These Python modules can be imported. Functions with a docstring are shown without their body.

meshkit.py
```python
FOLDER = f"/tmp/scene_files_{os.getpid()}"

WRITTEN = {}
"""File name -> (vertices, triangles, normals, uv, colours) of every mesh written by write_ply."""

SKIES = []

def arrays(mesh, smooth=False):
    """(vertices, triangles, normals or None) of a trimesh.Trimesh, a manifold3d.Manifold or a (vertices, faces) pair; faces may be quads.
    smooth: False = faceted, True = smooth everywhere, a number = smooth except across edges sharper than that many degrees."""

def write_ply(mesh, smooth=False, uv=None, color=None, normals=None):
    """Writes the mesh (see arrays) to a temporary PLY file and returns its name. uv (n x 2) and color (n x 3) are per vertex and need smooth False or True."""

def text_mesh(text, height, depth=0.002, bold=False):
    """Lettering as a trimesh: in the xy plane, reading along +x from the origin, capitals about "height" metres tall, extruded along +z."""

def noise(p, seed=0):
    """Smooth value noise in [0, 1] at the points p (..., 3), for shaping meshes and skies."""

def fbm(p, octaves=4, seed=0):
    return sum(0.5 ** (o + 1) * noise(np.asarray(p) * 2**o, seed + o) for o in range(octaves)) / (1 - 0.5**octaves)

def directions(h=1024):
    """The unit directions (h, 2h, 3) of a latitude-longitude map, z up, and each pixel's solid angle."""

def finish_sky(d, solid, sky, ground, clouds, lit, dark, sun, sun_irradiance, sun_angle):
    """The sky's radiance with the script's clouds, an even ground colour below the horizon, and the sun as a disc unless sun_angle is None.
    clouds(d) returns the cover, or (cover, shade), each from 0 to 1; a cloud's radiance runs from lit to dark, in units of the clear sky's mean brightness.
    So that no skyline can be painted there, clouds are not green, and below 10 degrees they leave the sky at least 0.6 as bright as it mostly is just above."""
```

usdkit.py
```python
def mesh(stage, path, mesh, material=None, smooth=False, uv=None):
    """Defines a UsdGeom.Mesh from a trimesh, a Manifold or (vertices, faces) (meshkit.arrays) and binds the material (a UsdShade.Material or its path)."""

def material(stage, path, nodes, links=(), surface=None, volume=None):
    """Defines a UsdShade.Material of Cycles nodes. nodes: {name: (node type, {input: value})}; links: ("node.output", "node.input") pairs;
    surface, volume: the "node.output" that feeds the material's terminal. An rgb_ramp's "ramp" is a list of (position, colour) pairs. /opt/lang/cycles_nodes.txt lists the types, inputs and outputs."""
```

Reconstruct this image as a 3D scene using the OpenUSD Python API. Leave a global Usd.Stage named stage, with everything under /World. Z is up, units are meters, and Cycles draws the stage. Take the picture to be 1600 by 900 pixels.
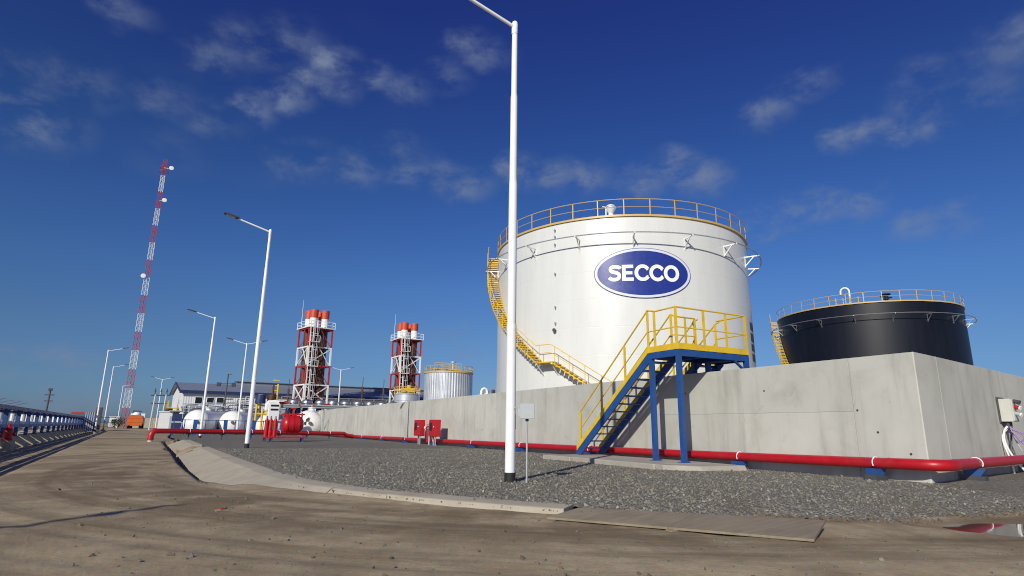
import math, random
import numpy as np, trimesh, usdkit, meshkit
from pxr import Usd, UsdGeom, UsdLux, UsdShade, Gf, Sdf
from shapely.geometry import Polygon, Point, LineString, box as sbox
from shapely import affinity, contains_xy
from scipy.spatial import Delaunay

stage = Usd.Stage.CreateInMemory()
UsdGeom.SetStageUpAxis(stage, 'Z')
UsdGeom.Xform.Define(stage, '/World')
UsdGeom.Scope.Define(stage, '/World/Looks')
rnd = random.Random(7)
rng = np.random.default_rng(7)
rad, deg = math.radians, math.degrees

# ------------------------------------------------------------------ camera, sky, sun, exposure
CAM = np.array([0.0, 0.0, 1.02])
PITCH, ROLL, YAW, FPX = rad(13.3), rad(0.63), rad(28.2), 920.0       # heading clockwise from +y
FW = np.array([math.sin(YAW) * math.cos(PITCH), math.cos(YAW) * math.cos(PITCH), math.sin(PITCH)])
R0 = np.array([math.cos(YAW), -math.sin(YAW), 0.0]); U0 = np.cross(R0, FW)
RT = math.cos(ROLL) * R0 + math.sin(ROLL) * U0; UP = np.cross(RT, FW)
cam = UsdGeom.Camera.Define(stage, '/World/camera')
cam.CreateHorizontalApertureAttr(36.0)
cam.CreateVerticalApertureAttr(20.25)
cam.CreateFocalLengthAttr(36.0 * FPX / 1600.0)
cam.CreateFStopAttr(0.0)
cam.CreateClippingRangeAttr(Gf.Vec2f(0.05, 20000))
cam.CreateExposureAttr(0.0)
M = Gf.Matrix4d(1.0)
for i, v in enumerate((RT, UP, -FW, CAM)):
    M.SetRow(i, Gf.Vec4d(float(v[0]), float(v[1]), float(v[2]), 1.0 if i == 3 else 0.0))
cam.AddTransformOp().Set(M)


def ray(px, py):
    d = FW * FPX + RT * (px - 800) - UP * (py - 450)
    return d / np.linalg.norm(d)


def at(px, py, Y):
    """The point of the plane y = Y seen at photo pixel (px, py): used to measure the far things."""
    d = ray(px, py)
    return CAM + d * (Y / d[1])


SUN_AZ, SUN_EL = rad(49), rad(27)                                      # light travels towards this azimuth (clockwise from +y)
to_sun = np.array([-math.sin(SUN_AZ) * math.cos(SUN_EL), -math.cos(SUN_AZ) * math.cos(SUN_EL), math.sin(SUN_EL)])
sun = UsdLux.DistantLight.Define(stage, '/World/sun')
sun.CreateIntensityAttr(1.05); sun.CreateAngleAttr(0.45); sun.CreateColorAttr(Gf.Vec3f(1.0, 0.955, 0.83))
sun.GetPrim().CreateAttribute('inputs:normalize', Sdf.ValueTypeNames.Bool).Set(True)
zc = to_sun; xc = np.cross([0, 0, 1.0], zc); xc /= np.linalg.norm(xc); yc = np.cross(zc, xc)
SM = Gf.Matrix4d(1.0)
for i, v in enumerate((xc, yc, zc)):
    SM.SetRow(i, Gf.Vec4d(float(v[0]), float(v[1]), float(v[2]), 0))
sun.AddTransformOp().Set(SM)

N = {'tc': ('texture_coordinate', {}),
     'sky': ('sky_texture', {'sky_type': 'single_scattering', 'sun_disc': False, 'sun_elevation': SUN_EL,
                             'sun_rotation': math.atan2(to_sun[0], to_sun[1]), 'air_density': 1.0, 'aerosol_density': 0.6, 'ozone_density': 3.0}),
     'hsv': ('hsv', {'saturation': 1.18, 'value': 1.0}),
     'gam': ('gamma', {'gamma': 1.25}),
     'sepd': ('separate_xyz', {}),
     'tint': ('rgb_ramp', {'ramp': [(0.0, (0.21, 0.34, 0.68)), (0.026, (0.21, 0.32, 0.62)), (0.073, (0.262, 0.33, 0.51)), (0.139, (0.367, 0.388, 0.501)), (0.225, (0.45, 0.46, 0.58)), (0.317, (0.463, 0.462, 0.615)), (0.423, (0.449, 0.440, 0.615)), (0.616, (0.47, 0.34, 0.67)), (1.0, (0.47, 0.32, 0.68))]}),
     'mt': ('mix', {'mix_type': 'multiply', 'fac': 1.0}),
     'scl': ('vector_math', {'math_type': 'multiply', 'vector2': (1.0, 1.0, 1.7)}),
     'nz': ('noise_texture', {'scale': 13.0, 'detail': 10.0, 'roughness': 0.62, 'distortion': 0.15}),
     'nzl': ('noise_texture', {'scale': 2.6, 'detail': 3.0, 'roughness': 0.5}),
     'warp': ('vector_math', {'math_type': 'multiply_add', 'vector2': (0.09, 0.09, 0.09)}),
     'wsub': ('vector_math', {'math_type': 'subtract', 'vector2': (0.045, 0.045, 0.045)}),
     'thr': ('map_range', {'range_type': 'smoothstep', 'from_min': 0.34, 'from_max': 0.70, 'to_min': 0.0, 'to_max': 1.0, 'clamp': True}),
     'gen': ('map_range', {'range_type': 'smoothstep', 'from_min': 0.56, 'from_max': 0.86, 'to_min': 0.0, 'to_max': 0.35, 'clamp': True}),
     'mulc': ('math', {'math_type': 'multiply', 'use_clamp': True}),
     'mix': ('mix', {'mix_type': 'mix', 'color2': (2.15, 2.75, 4.1)}),
     'bg': ('background_shader', {'strength': 0.085})}
L = [('tc.generated', 'scl.vector1'), ('scl.vector', 'nz.vector'), ('scl.vector', 'nzl.vector'), ('nz.fac', 'thr.value'), ('nzl.fac', 'gen.value'),
     ('sky.color', 'hsv.color'), ('hsv.color', 'gam.color'), ('gam.color', 'mt.color1'), ('tc.generated', 'sepd.vector'), ('sepd.z', 'tint.fac'), ('tint.color', 'mt.color2'), ('mt.color', 'mix.color1'), ('mulc.value', 'mix.fac'), ('mix.color', 'bg.color'),
     ('nz.color', 'warp.vector1'), ('scl.vector', 'warp.vector3'), ('warp.vector', 'wsub.vector1')]
# wisps of cloud: direction (from photo pixels), size, density
STROKES = [([(0, 150), (45, 185)], .075, .62), ([(40, 115), (130, 130)], .06, .28), ([(350, 85), (470, 68)], .06, .30), ([(400, 170), (455, 157), (498, 128), (525, 98)], .042, .62), ([(535, 140), (592, 125)], .038, .42),
           ([(265, 160), (340, 188)], .05, .24), ([(475, 250), (560, 265), (640, 268), (735, 290)], .055, .46), ([(620, 226)], .05, .3), ([(815, 268), (915, 280)], .055, .52), ([(1005, 285), (1060, 262), (1100, 280)], .055, .52),
           ([(1200, 172), (1258, 135)], .045, .46), ([(1315, 215), (1380, 194), (1440, 202)], .036, .55), ([(1440, 165), (1520, 150)], .06, .32), ([(1590, 70)], .06, .38), ([(1440, 115)], .045, .28),
           ([(1185, 350), (1250, 335), (1345, 315)], .046, .56), ([(1290, 308)], .04, .4), ([(1435, 350), (1500, 335)], .042, .38), ([(640, 140), (700, 120)], .045, .34), ([(738, 70), (765, 85)], .045, .36), ([(182, 8), (202, 28)], .04, .34),
           ([(10, 565), (110, 567)], .045, .42), ([(410, 575)], .04, .25), ([(715, 515), (765, 580)], .04, .25), ([(90, 640), (180, 640), (270, 640)], .06, .36)]
CLOUDS = []
for pts, size, dens in STROKES:
    for a, b in zip(pts, pts[1:] + pts[-1:]):
        n_ = max(1, int(math.dist(a, b) / (size * 920 * .9)))
        for k in range(n_ if a != b else 1):
            CLOUDS.append(((a[0] + (b[0] - a[0]) * k / n_, a[1] + (b[1] - a[1]) * k / n_), size, dens))
prev = 'gen.result'
for i, (q, size, dens) in enumerate(CLOUDS):
    d = ray(*q) * np.array([1, 1, 1.7])
    N[f'd{i}'] = ('vector_math', {'math_type': 'distance', 'vector2': tuple(d)})
    N[f'm{i}'] = ('map_range', {'range_type': 'smoothstep', 'from_min': size * 1.25, 'from_max': 0.0, 'to_min': 0.0, 'to_max': min(.95, dens * 1.6), 'clamp': True})
    N[f'a{i}'] = ('math', {'math_type': 'maximum'})
    L += [('wsub.vector', f'd{i}.vector1'), (f'd{i}.value', f'm{i}.value'), (f'm{i}.result', f'a{i}.value1'), (prev, f'a{i}.value2')]
    prev = f'a{i}.value'
L += [(prev, 'mulc.value1'), ('thr.result', 'mulc.value2')]
sky_mat = usdkit.material(stage, '/World/Looks/sky', N, L, surface='bg.background')
dome = UsdLux.DomeLight.Define(stage, '/World/sky')
UsdShade.MaterialBindingAPI.Apply(dome.GetPrim()).Bind(sky_mat)
dome.GetPrim().SetCustomDataByKey('kind', 'structure')

# ------------------------------------------------------------------ materials
MT = {}


def paint(name, col, rough=0.35, var=0.06, scale=3.0, metallic=0.0, bump=0.0, bscale=40.0, coat=0.0, dirt=None, spec=0.5):
    n = {'tc': ('texture_coordinate', {}), 'n': ('noise_texture', {'scale': scale, 'detail': 6.0, 'roughness': 0.65}),
         'r': ('rgb_ramp', {'ramp': [(0.3, tuple(c * (1 - var) for c in col)), (0.7, tuple(min(1, c * (1 + var)) for c in col))]}),
         'rr': ('map_range', {'from_min': 0.3, 'from_max': 0.7, 'to_min': rough * 0.85, 'to_max': rough * 1.2, 'clamp': True}),
         'p': ('principled_bsdf', {'metallic': metallic, 'coat_weight': coat, 'specular_ior_level': spec})}
    l = [('tc.object', 'n.vector'), ('n.fac', 'r.fac'), ('n.fac', 'rr.value'), ('rr.result', 'p.roughness')]
    if dirt:
        n['n2'] = ('noise_texture', {'scale': scale * 0.35, 'detail': 8.0, 'roughness': 0.7})
        n['f2'] = ('map_range', {'from_min': 0.52, 'from_max': 0.75, 'to_min': 0.0, 'to_max': dirt[1], 'clamp': True})
        n['mx'] = ('mix', {'color2': dirt[0]})
        l += [('tc.object', 'n2.vector'), ('n2.fac', 'f2.value'), ('f2.result', 'mx.fac'), ('r.color', 'mx.color1'), ('mx.color', 'p.base_color')]
    else:
        l += [('r.color', 'p.base_color')]
    if bump:
        n['nb'] = ('noise_texture', {'scale': bscale, 'detail': 4.0})
        n['b'] = ('bump', {'strength': bump, 'distance': 0.01})
        l += [('tc.object', 'nb.vector'), ('nb.fac', 'b.height'), ('b.normal', 'p.normal')]
    MT[name] = usdkit.material(stage, '/World/Looks/' + name, n, l, surface='p.BSDF')


paint('white_paint', (0.80, 0.80, 0.78), 0.32, 0.03)
paint('lamp_white', (0.80, 0.81, 0.82), 0.38, 0.03)
paint('black_paint', (0.012, 0.013, 0.02), 0.3, 0.25, 1.0)
paint('yellow_paint', (0.72, 0.47, 0.02), 0.42, 0.10, 5.0, dirt=((0.32, 0.20, 0.05), 0.5))
paint('blue_paint', (0.015, 0.07, 0.25), 0.42, 0.15, 5.0, dirt=((0.07, 0.075, 0.10), 0.5))
paint('red_paint', (0.42, 0.007, 0.014), 0.4, 0.12, 4.0, dirt=((0.25, 0.05, 0.045), 0.5))
paint('orange_paint', (0.60, 0.13, 0.02), 0.4, 0.1)
paint('orange_red', (0.50, 0.07, 0.03), 0.45, 0.12)
paint('tower_red', (0.42, 0.035, 0.03), 0.5, 0.1)
paint('rust_dark', (0.075, 0.025, 0.015), 0.6, 0.35, 1.2)
paint('steel', (0.45, 0.46, 0.47), 0.38, 0.08, metallic=0.8)
paint('galvanised', (0.42, 0.44, 0.46), 0.5, 0.12, metallic=0.35)
paint('grey_paint', (0.36, 0.38, 0.39), 0.45, 0.06)
paint('dark_grey', (0.06, 0.065, 0.07), 0.5, 0.15)
paint('black_rubber', (0.015, 0.015, 0.016), 0.7, 0.2)
paint('sign_blue', (0.018, 0.035, 0.23), 0.3, 0.05)
paint('sign_rim', (0.62, 0.65, 0.82), 0.35, 0.03)
paint('sign_white', (0.82, 0.83, 0.88), 0.35, 0.02)
paint('cabin_white', (0.72, 0.73, 0.73), 0.5, 0.05)
paint('rack_blue', (0.013, 0.055, 0.19), 0.5, 0.2, 3.0, dirt=((0.05, 0.055, 0.07), 0.5))
paint('roof_blue', (0.20, 0.225, 0.28), 0.45, 0.08)
paint('fascia_blue', (0.02, 0.035, 0.11), 0.45, 0.1)
paint('window_dark', (0.012, 0.015, 0.02), 0.12, 0.1)
paint('vessel_white', (0.78, 0.77, 0.74), 0.4, 0.05, dirt=((0.45, 0.42, 0.38), 0.3))
paint('purple_cable', (0.30, 0.20, 0.42), 0.45, 0.1)
paint('box_grey', (0.40, 0.43, 0.44), 0.4, 0.05)
paint('box_beige', (0.55, 0.55, 0.50), 0.42, 0.05)
paint('old_concrete', (0.36, 0.33, 0.28), 0.85, 0.14, 2.2, bump=0.5, bscale=30, dirt=((0.2, 0.165, 0.12), 0.6))
paint('kerb_concrete', (0.40, 0.355, 0.27), 0.85, 0.10, 2.0, bump=0.5, bscale=35, dirt=((0.26, 0.195, 0.12), 0.85))
paint('stone_light', (0.31, 0.297, 0.26), 0.8, 0.15)
paint('rail_gold', (0.55, 0.38, 0.12), 0.42, 0.1)
paint('stone_grey', (0.20, 0.187, 0.148), 0.8, 0.2)
paint('stone_dark', (0.12, 0.115, 0.10), 0.8, 0.2)
paint('clod', (0.13, 0.10, 0.07), 0.95, 0.3, 20)
paint('red_rag', (0.36, 0.07, 0.05), 0.8, 0.1)
paint('shrub_leaf', (0.05, 0.07, 0.03), 0.7, 0.3)


def graph(name, n, l, surface='p.BSDF'):
    MT[name] = usdkit.material(stage, '/World/Looks/' + name, n, l, surface=surface)


# dirt: pale dust, darker damp drifts and wheel tracks that bend round the yard's corner
graph('dirt', {
    'g': ('geometry', {}), 'sub': ('vector_math', {'math_type': 'subtract', 'vector2': (10.5, 15.5, 0)}), 'sx': ('separate_xyz', {}),
    'xx': ('math', {'math_type': 'multiply'}), 'yy': ('math', {'math_type': 'multiply'}), 'rs': ('math', {'math_type': 'add'}), 'r': ('math', {'math_type': 'sqrt'}),
    'th': ('math', {'math_type': 'arctan2'}), 'th2': ('math', {'math_type': 'multiply', 'value2': 0.8}), 'cv': ('combine_xyz', {}),
    'trk': ('noise_texture', {'scale': 2.3, 'detail': 8.0, 'roughness': 0.6, 'distortion': 0.3}),
    'trf': ('map_range', {'from_min': 0.46, 'from_max': 0.64, 'to_min': 0, 'to_max': 0.7, 'clamp': True}),
    'big': ('noise_texture', {'scale': 0.28, 'detail': 6.0, 'roughness': 0.6, 'distortion': 0.6}),
    'bgf': ('map_range', {'range_type': 'smoothstep', 'from_min': 0.45, 'from_max': 0.66, 'to_min': 0, 'to_max': 0.8, 'clamp': True}),
    'fine': ('noise_texture', {'scale': 26.0, 'detail': 9.0, 'roughness': 0.75}),
    'mid': ('noise_texture', {'scale': 3.2, 'detail': 7.0, 'roughness': 0.65}),
    'rm': ('rgb_ramp', {'ramp': [(0.28, (0.32, 0.25, 0.156)), (0.5, (0.40, 0.32, 0.205)), (0.72, (0.47, 0.38, 0.25))]}),
    'm1': ('mix', {'color2': (0.20, 0.152, 0.094)}), 'm2': ('mix', {'color2': (0.165, 0.125, 0.077)}),
    'fm': ('mix', {'mix_type': 'overlay', 'fac': 0.55}),
    'sp': ('voronoi_texture', {'scale': 9.0}), 'spf': ('map_range', {'from_min': 0.05, 'from_max': 0.12, 'to_min': 0.55, 'to_max': 0.0, 'clamp': True}), 'm3': ('mix', {'color2': (0.07, 0.05, 0.035)}),
    'rb': ('rgb_ramp', {'ramp': [(0.0, (0, 0, 0)), (0.545, (0, 0, 0)), (0.575, (1, 1, 1)), (0.64, (0.8, 0.8, 0.8)), (0.70, (0, 0, 0)), (1.0, (0, 0, 0))]}), 'rd': ('math', {'math_type': 'multiply', 'value2': 0.05}),
    'dn': ('noise_texture', {'scale': 0.9, 'detail': 7.0, 'roughness': 0.6, 'distortion': 0.5}), 'df': ('map_range', {'range_type': 'smoothstep', 'from_min': 0.36, 'from_max': 0.62, 'to_min': 0, 'to_max': 0.85, 'clamp': True}), 'dm': ('math', {'math_type': 'multiply'}), 'm4': ('mix', {'color2': (0.165, 0.118, 0.068)}),
    'b': ('bump', {'strength': 0.55, 'distance': 0.02}), 'b2': ('bump', {'strength': 0.35, 'distance': 0.05}),
    'p': ('principled_bsdf', {'roughness': 0.92, 'specular_ior_level': 0.2})},
    [('g.position', 'sub.vector1'), ('sub.vector', 'sx.vector'), ('sx.x', 'xx.value1'), ('sx.x', 'xx.value2'), ('sx.y', 'yy.value1'), ('sx.y', 'yy.value2'),
     ('xx.value', 'rs.value1'), ('yy.value', 'rs.value2'), ('rs.value', 'r.value1'), ('sx.y', 'th.value1'), ('sx.x', 'th.value2'), ('th.value', 'th2.value1'),
     ('r.value', 'cv.x'), ('th2.value', 'cv.y'), ('cv.vector', 'trk.vector'), ('trk.fac', 'trf.value'), ('g.position', 'big.vector'), ('big.fac', 'bgf.value'),
     ('g.position', 'fine.vector'), ('g.position', 'mid.vector'), ('mid.fac', 'rm.fac'), ('rm.color', 'm1.color1'), ('bgf.result', 'm1.fac'), ('m1.color', 'm2.color1'), ('trf.result', 'm2.fac'),
     ('r.value', 'rd.value1'), ('rd.value', 'rb.fac'), ('g.position', 'dn.vector'), ('dn.fac', 'df.value'), ('rb.color', 'dm.value1'), ('df.result', 'dm.value2'), ('dm.value', 'm4.fac'), ('m2.color', 'm4.color1'), ('m4.color', 'fm.color1'), ('fine.color', 'fm.color2'), ('g.position', 'sp.vector'), ('sp.distance', 'spf.value'), ('spf.result', 'm3.fac'), ('fm.color', 'm3.color1'), ('fm.color', 'p.base_color'),
     ('fine.fac', 'b.height'), ('mid.fac', 'b2.height'), ('b2.normal', 'b.normal'), ('b.normal', 'p.normal')])

# gravel bed: crushed grey stone, pale chips, some brown silt
graph('gravel_bed', {
    'g': ('geometry', {}), 'v': ('voronoi_texture', {'scale': 28.0}), 'v2': ('voronoi_texture', {'scale': 55.0}),
    'hs': ('separate_color', {}), 'rm': ('rgb_ramp', {'ramp': [(0.0, (0.10, 0.092, 0.074)), (0.5, (0.175, 0.163, 0.132)), (0.85, (0.25, 0.24, 0.205)), (1.0, (0.38, 0.365, 0.32))]}),
    'hs2': ('separate_color', {}), 'rm2': ('rgb_ramp', {'ramp': [(0.0, (0.09, 0.085, 0.072)), (0.6, (0.18, 0.172, 0.147)), (1.0, (0.28, 0.268, 0.23))]}), 'mx': ('mix', {'fac': 0.45}),
    'n': ('noise_texture', {'scale': 0.55, 'detail': 6.0, 'roughness': 0.6}), 'nf': ('map_range', {'range_type': 'smoothstep', 'from_min': 0.46, 'from_max': 0.68, 'to_min': 0.0, 'to_max': 0.7, 'clamp': True}), 'm2': ('mix', {'color2': (0.175, 0.145, 0.105)}),
    'inv': ('math', {'math_type': 'subtract', 'value1': 1.0}), 'b': ('bump', {'strength': 0.9, 'distance': 0.03}), 'p': ('principled_bsdf', {'roughness': 0.85, 'specular_ior_level': 0.3})},
    [('g.position', 'v.vector'), ('g.position', 'v2.vector'), ('v.color', 'hs.color'), ('hs.r', 'rm.fac'), ('v2.color', 'hs2.color'), ('hs2.g', 'rm2.fac'), ('rm.color', 'mx.color1'), ('rm2.color', 'mx.color2'),
     ('g.position', 'n.vector'), ('n.fac', 'nf.value'), ('nf.result', 'm2.fac'), ('mx.color', 'm2.color1'), ('m2.color', 'p.base_color'), ('v.distance', 'inv.value2'), ('inv.value', 'b.height'), ('b.normal', 'p.normal')])

# cast concrete wall: blotches, vertical runs, pinholes
graph('wall_concrete', {
    'g': ('geometry', {}), 'mp': ('mapping', {'scale': (1.6, 1.6, 0.16)}), 'run': ('noise_texture', {'scale': 1.5, 'detail': 7.0, 'roughness': 0.65}), 'runf': ('map_range', {'range_type': 'smoothstep', 'from_min': 0.50, 'from_max': 0.76, 'to_min': 0, 'to_max': 0.48, 'clamp': True}),
    'big': ('noise_texture', {'scale': 0.8, 'detail': 8.0, 'roughness': 0.62, 'distortion': 0.4}), 'rm': ('rgb_ramp', {'ramp': [(0.28, (0.40, 0.395, 0.345)), (0.5, (0.49, 0.484, 0.435)), (0.75, (0.54, 0.535, 0.48))]}),
    'm1': ('mix', {'color2': (0.25, 0.24, 0.21)}), 'blot': ('noise_texture', {'scale': 2.6, 'detail': 9.0, 'roughness': 0.7, 'distortion': 0.8}), 'blf': ('map_range', {'from_min': 0.60, 'from_max': 0.76, 'to_min': 0, 'to_max': 0.5, 'clamp': True}), 'm2': ('mix', {'color2': (0.24, 0.23, 0.2)}),
    'ob': ('object_info', {}), 'vf': ('map_range', {'from_min': 0, 'from_max': 1, 'to_min': 0.93, 'to_max': 1.05}), 'mv': ('mix', {'mix_type': 'multiply', 'fac': 1.0}), 'cc': ('combine_xyz', {}),
    'fine': ('noise_texture', {'scale': 45.0, 'detail': 5.0, 'roughness': 0.7}), 'b': ('bump', {'strength': 0.25, 'distance': 0.01}), 'p': ('principled_bsdf', {'roughness': 0.85, 'specular_ior_level': 0.25})},
    [('g.position', 'mp.vector'), ('mp.vector', 'run.vector'), ('run.fac', 'runf.value'), ('g.position', 'big.vector'), ('big.fac', 'rm.fac'), ('rm.color', 'm1.color1'), ('runf.result', 'm1.fac'),
     ('g.position', 'blot.vector'), ('blot.fac', 'blf.value'), ('blf.result', 'm2.fac'), ('m1.color', 'm2.color1'), ('ob.random', 'vf.value'), ('vf.result', 'cc.x'), ('vf.result', 'cc.y'), ('vf.result', 'cc.z'), ('m2.color', 'mv.color1'), ('cc.vector', 'mv.color2'), ('mv.color', 'p.base_color'),
     ('g.position', 'fine.vector'), ('fine.fac', 'b.height'), ('b.normal', 'p.normal')])

# white tank steel: gloss coat, faint plate seams and runs
graph('tank_white', {
    'tc': ('texture_coordinate', {}), 'mp': ('mapping', {'scale': (1.0, 1.0, 0.12)}), 'run': ('noise_texture', {'scale': 2.0, 'detail': 6.0, 'roughness': 0.6}),
    'rm': ('rgb_ramp', {'ramp': [(0.3, (0.62, 0.63, 0.605)), (0.6, (0.66, 0.67, 0.645))]}), 'ws': ('noise_texture', {'scale': 0.35, 'detail': 3.0}),
    'sep': ('separate_xyz', {}), 'zf': ('math', {'math_type': 'divide', 'value2': 1.8}), 'fr': ('math', {'math_type': 'fraction'}), 'pk': ('math', {'math_type': 'pingpong', 'value2': 0.5}), 'sm': ('map_range', {'from_min': 0.0, 'from_max': 0.012, 'to_min': 0.0, 'to_max': 1.0, 'clamp': True}),
    'h': ('math', {'math_type': 'multiply_add', 'value2': 0.35}), 'b': ('bump', {'strength': 0.35, 'distance': 0.05}), 'p': ('principled_bsdf', {'roughness': 0.32, 'coat_weight': 0.2, 'coat_roughness': 0.22})},
    [('tc.object', 'mp.vector'), ('mp.vector', 'run.vector'), ('run.fac', 'rm.fac'), ('rm.color', 'p.base_color'), ('tc.object', 'ws.vector'), ('tc.object', 'sep.vector'), ('sep.z', 'zf.value1'), ('zf.value', 'fr.value1'), ('fr.value', 'pk.value1'),
     ('pk.value', 'sm.value'), ('sm.result', 'h.value1'), ('ws.fac', 'h.value3'), ('h.value', 'b.height'), ('b.normal', 'p.normal')])
graph('tank_black', {
    'tc': ('texture_coordinate', {}), 'mp': ('mapping', {'scale': (1.0, 1.0, 0.15)}), 'run': ('noise_texture', {'scale': 1.2, 'detail': 6.0, 'roughness': 0.6}),
    'rm': ('rgb_ramp', {'ramp': [(0.3, (0.003, 0.004, 0.009)), (0.7, (0.007, 0.009, 0.018))]}), 'p': ('principled_bsdf', {'roughness': 0.42, 'specular_ior_level': 0.32})},
    [('tc.object', 'mp.vector'), ('mp.vector', 'run.vector'), ('run.fac', 'rm.fac'), ('rm.color', 'p.base_color')])
graph('plywood', {
    'tc': ('geometry', {}), 'rot': ('mapping', {'rotation': (0, 0, 0.85), 'scale': (1.0, 8.0, 8.0)}), 'n': ('noise_texture', {'scale': 2.2, 'detail': 7.0, 'roughness': 0.6}), 'rm': ('rgb_ramp', {'ramp': [(0.3, (0.18, 0.145, 0.10)), (0.7, (0.27, 0.222, 0.155))]}),
    'd': ('noise_texture', {'scale': 1.4, 'detail': 7.0}), 'df': ('map_range', {'from_min': 0.45, 'from_max': 0.65, 'to_min': 0, 'to_max': 0.7, 'clamp': True}), 'm': ('mix', {'color2': (0.27, 0.22, 0.15)}), 'p': ('principled_bsdf', {'roughness': 0.85})},
    [('tc.position', 'rot.vector'), ('rot.vector', 'n.vector'), ('n.fac', 'rm.fac'), ('tc.position', 'd.vector'), ('d.fac', 'df.value'), ('df.result', 'm.fac'), ('rm.color', 'm.color1'), ('m.color', 'p.base_color')])
graph('water', {'g': ('geometry', {}), 'n': ('noise_texture', {'scale': 3.0, 'detail': 2.0}), 'b': ('bump', {'strength': 0.02, 'distance': 0.02}),
                'p': ('principled_bsdf', {'base_color': (0.06, 0.05, 0.04), 'roughness': 0.03, 'ior': 1.33, 'specular_ior_level': 0.8})},
      [('g.position', 'n.vector'), ('n.fac', 'b.height'), ('b.normal', 'p.normal')])
graph('corrugated', {'tc': ('texture_coordinate', {}), 'n': ('noise_texture', {'scale': 0.7, 'detail': 5.0}), 'rm': ('rgb_ramp', {'ramp': [(0.3, (0.62, 0.63, 0.64)), (0.7, (0.72, 0.73, 0.735))]}),
                     'w': ('wave_texture', {'scale': 0.9, 'bands_direction': 'x'}), 'b': ('bump', {'strength': 0.5, 'distance': 0.05}), 'p': ('principled_bsdf', {'roughness': 0.5})},
      [('tc.object', 'n.vector'), ('n.fac', 'rm.fac'), ('rm.color', 'p.base_color'), ('tc.object', 'w.vector'), ('w.fac', 'b.height'), ('b.normal', 'p.normal')])

# ------------------------------------------------------------------ mesh helpers: each returns (vertices, triangles)


def merge(parts):
    vs, fs, n = [], [], 0
    for v, f in parts:
        vs.append(np.asarray(v, float)); fs.append(np.asarray(f, int) + n); n += len(v)
    return np.vstack(vs), np.vstack(fs)


def box(x0, x1, y0, y1, z0, z1):
    v = np.array([[x, y, z] for x in (x0, x1) for y in (y0, y1) for z in (z0, z1)], float)
    f = [[0, 1, 3], [0, 3, 2], [4, 6, 7], [4, 7, 5], [0, 4, 5], [0, 5, 1], [2, 3, 7], [2, 7, 6], [0, 2, 6], [0, 6, 4], [1, 5, 7], [1, 7, 3]]
    return v, np.array(f)


def cbox(x0, x1, y0, y1, z0, z1, c=0.01):
    """Box with chamfered edges."""
    lo, hi = np.array([x0, y0, z0], float), np.array([x1, y1, z1], float)
    p = []
    for k in range(3):
        for s in np.ndindex(2, 2, 2):
            q = np.where(np.array(s) == 0, lo + c, hi - c); q[k] = (lo, hi)[s[k]][k]
            p.append(q)
    h = trimesh.convex.convex_hull(np.array(p))
    return np.array(h.vertices), np.array(h.faces)


def hull(pts):
    h = trimesh.convex.convex_hull(np.array(pts, float))
    return np.array(h.vertices), np.array(h.faces)


def frame(d):
    d = np.asarray(d, float); d = d / np.linalg.norm(d)
    a = np.cross(d, [0, 0, 1.0]) if abs(d[2]) < 0.98 else np.array([1.0, 0, 0])
    a /= np.linalg.norm(a)
    return d, a, np.cross(a, d)


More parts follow.
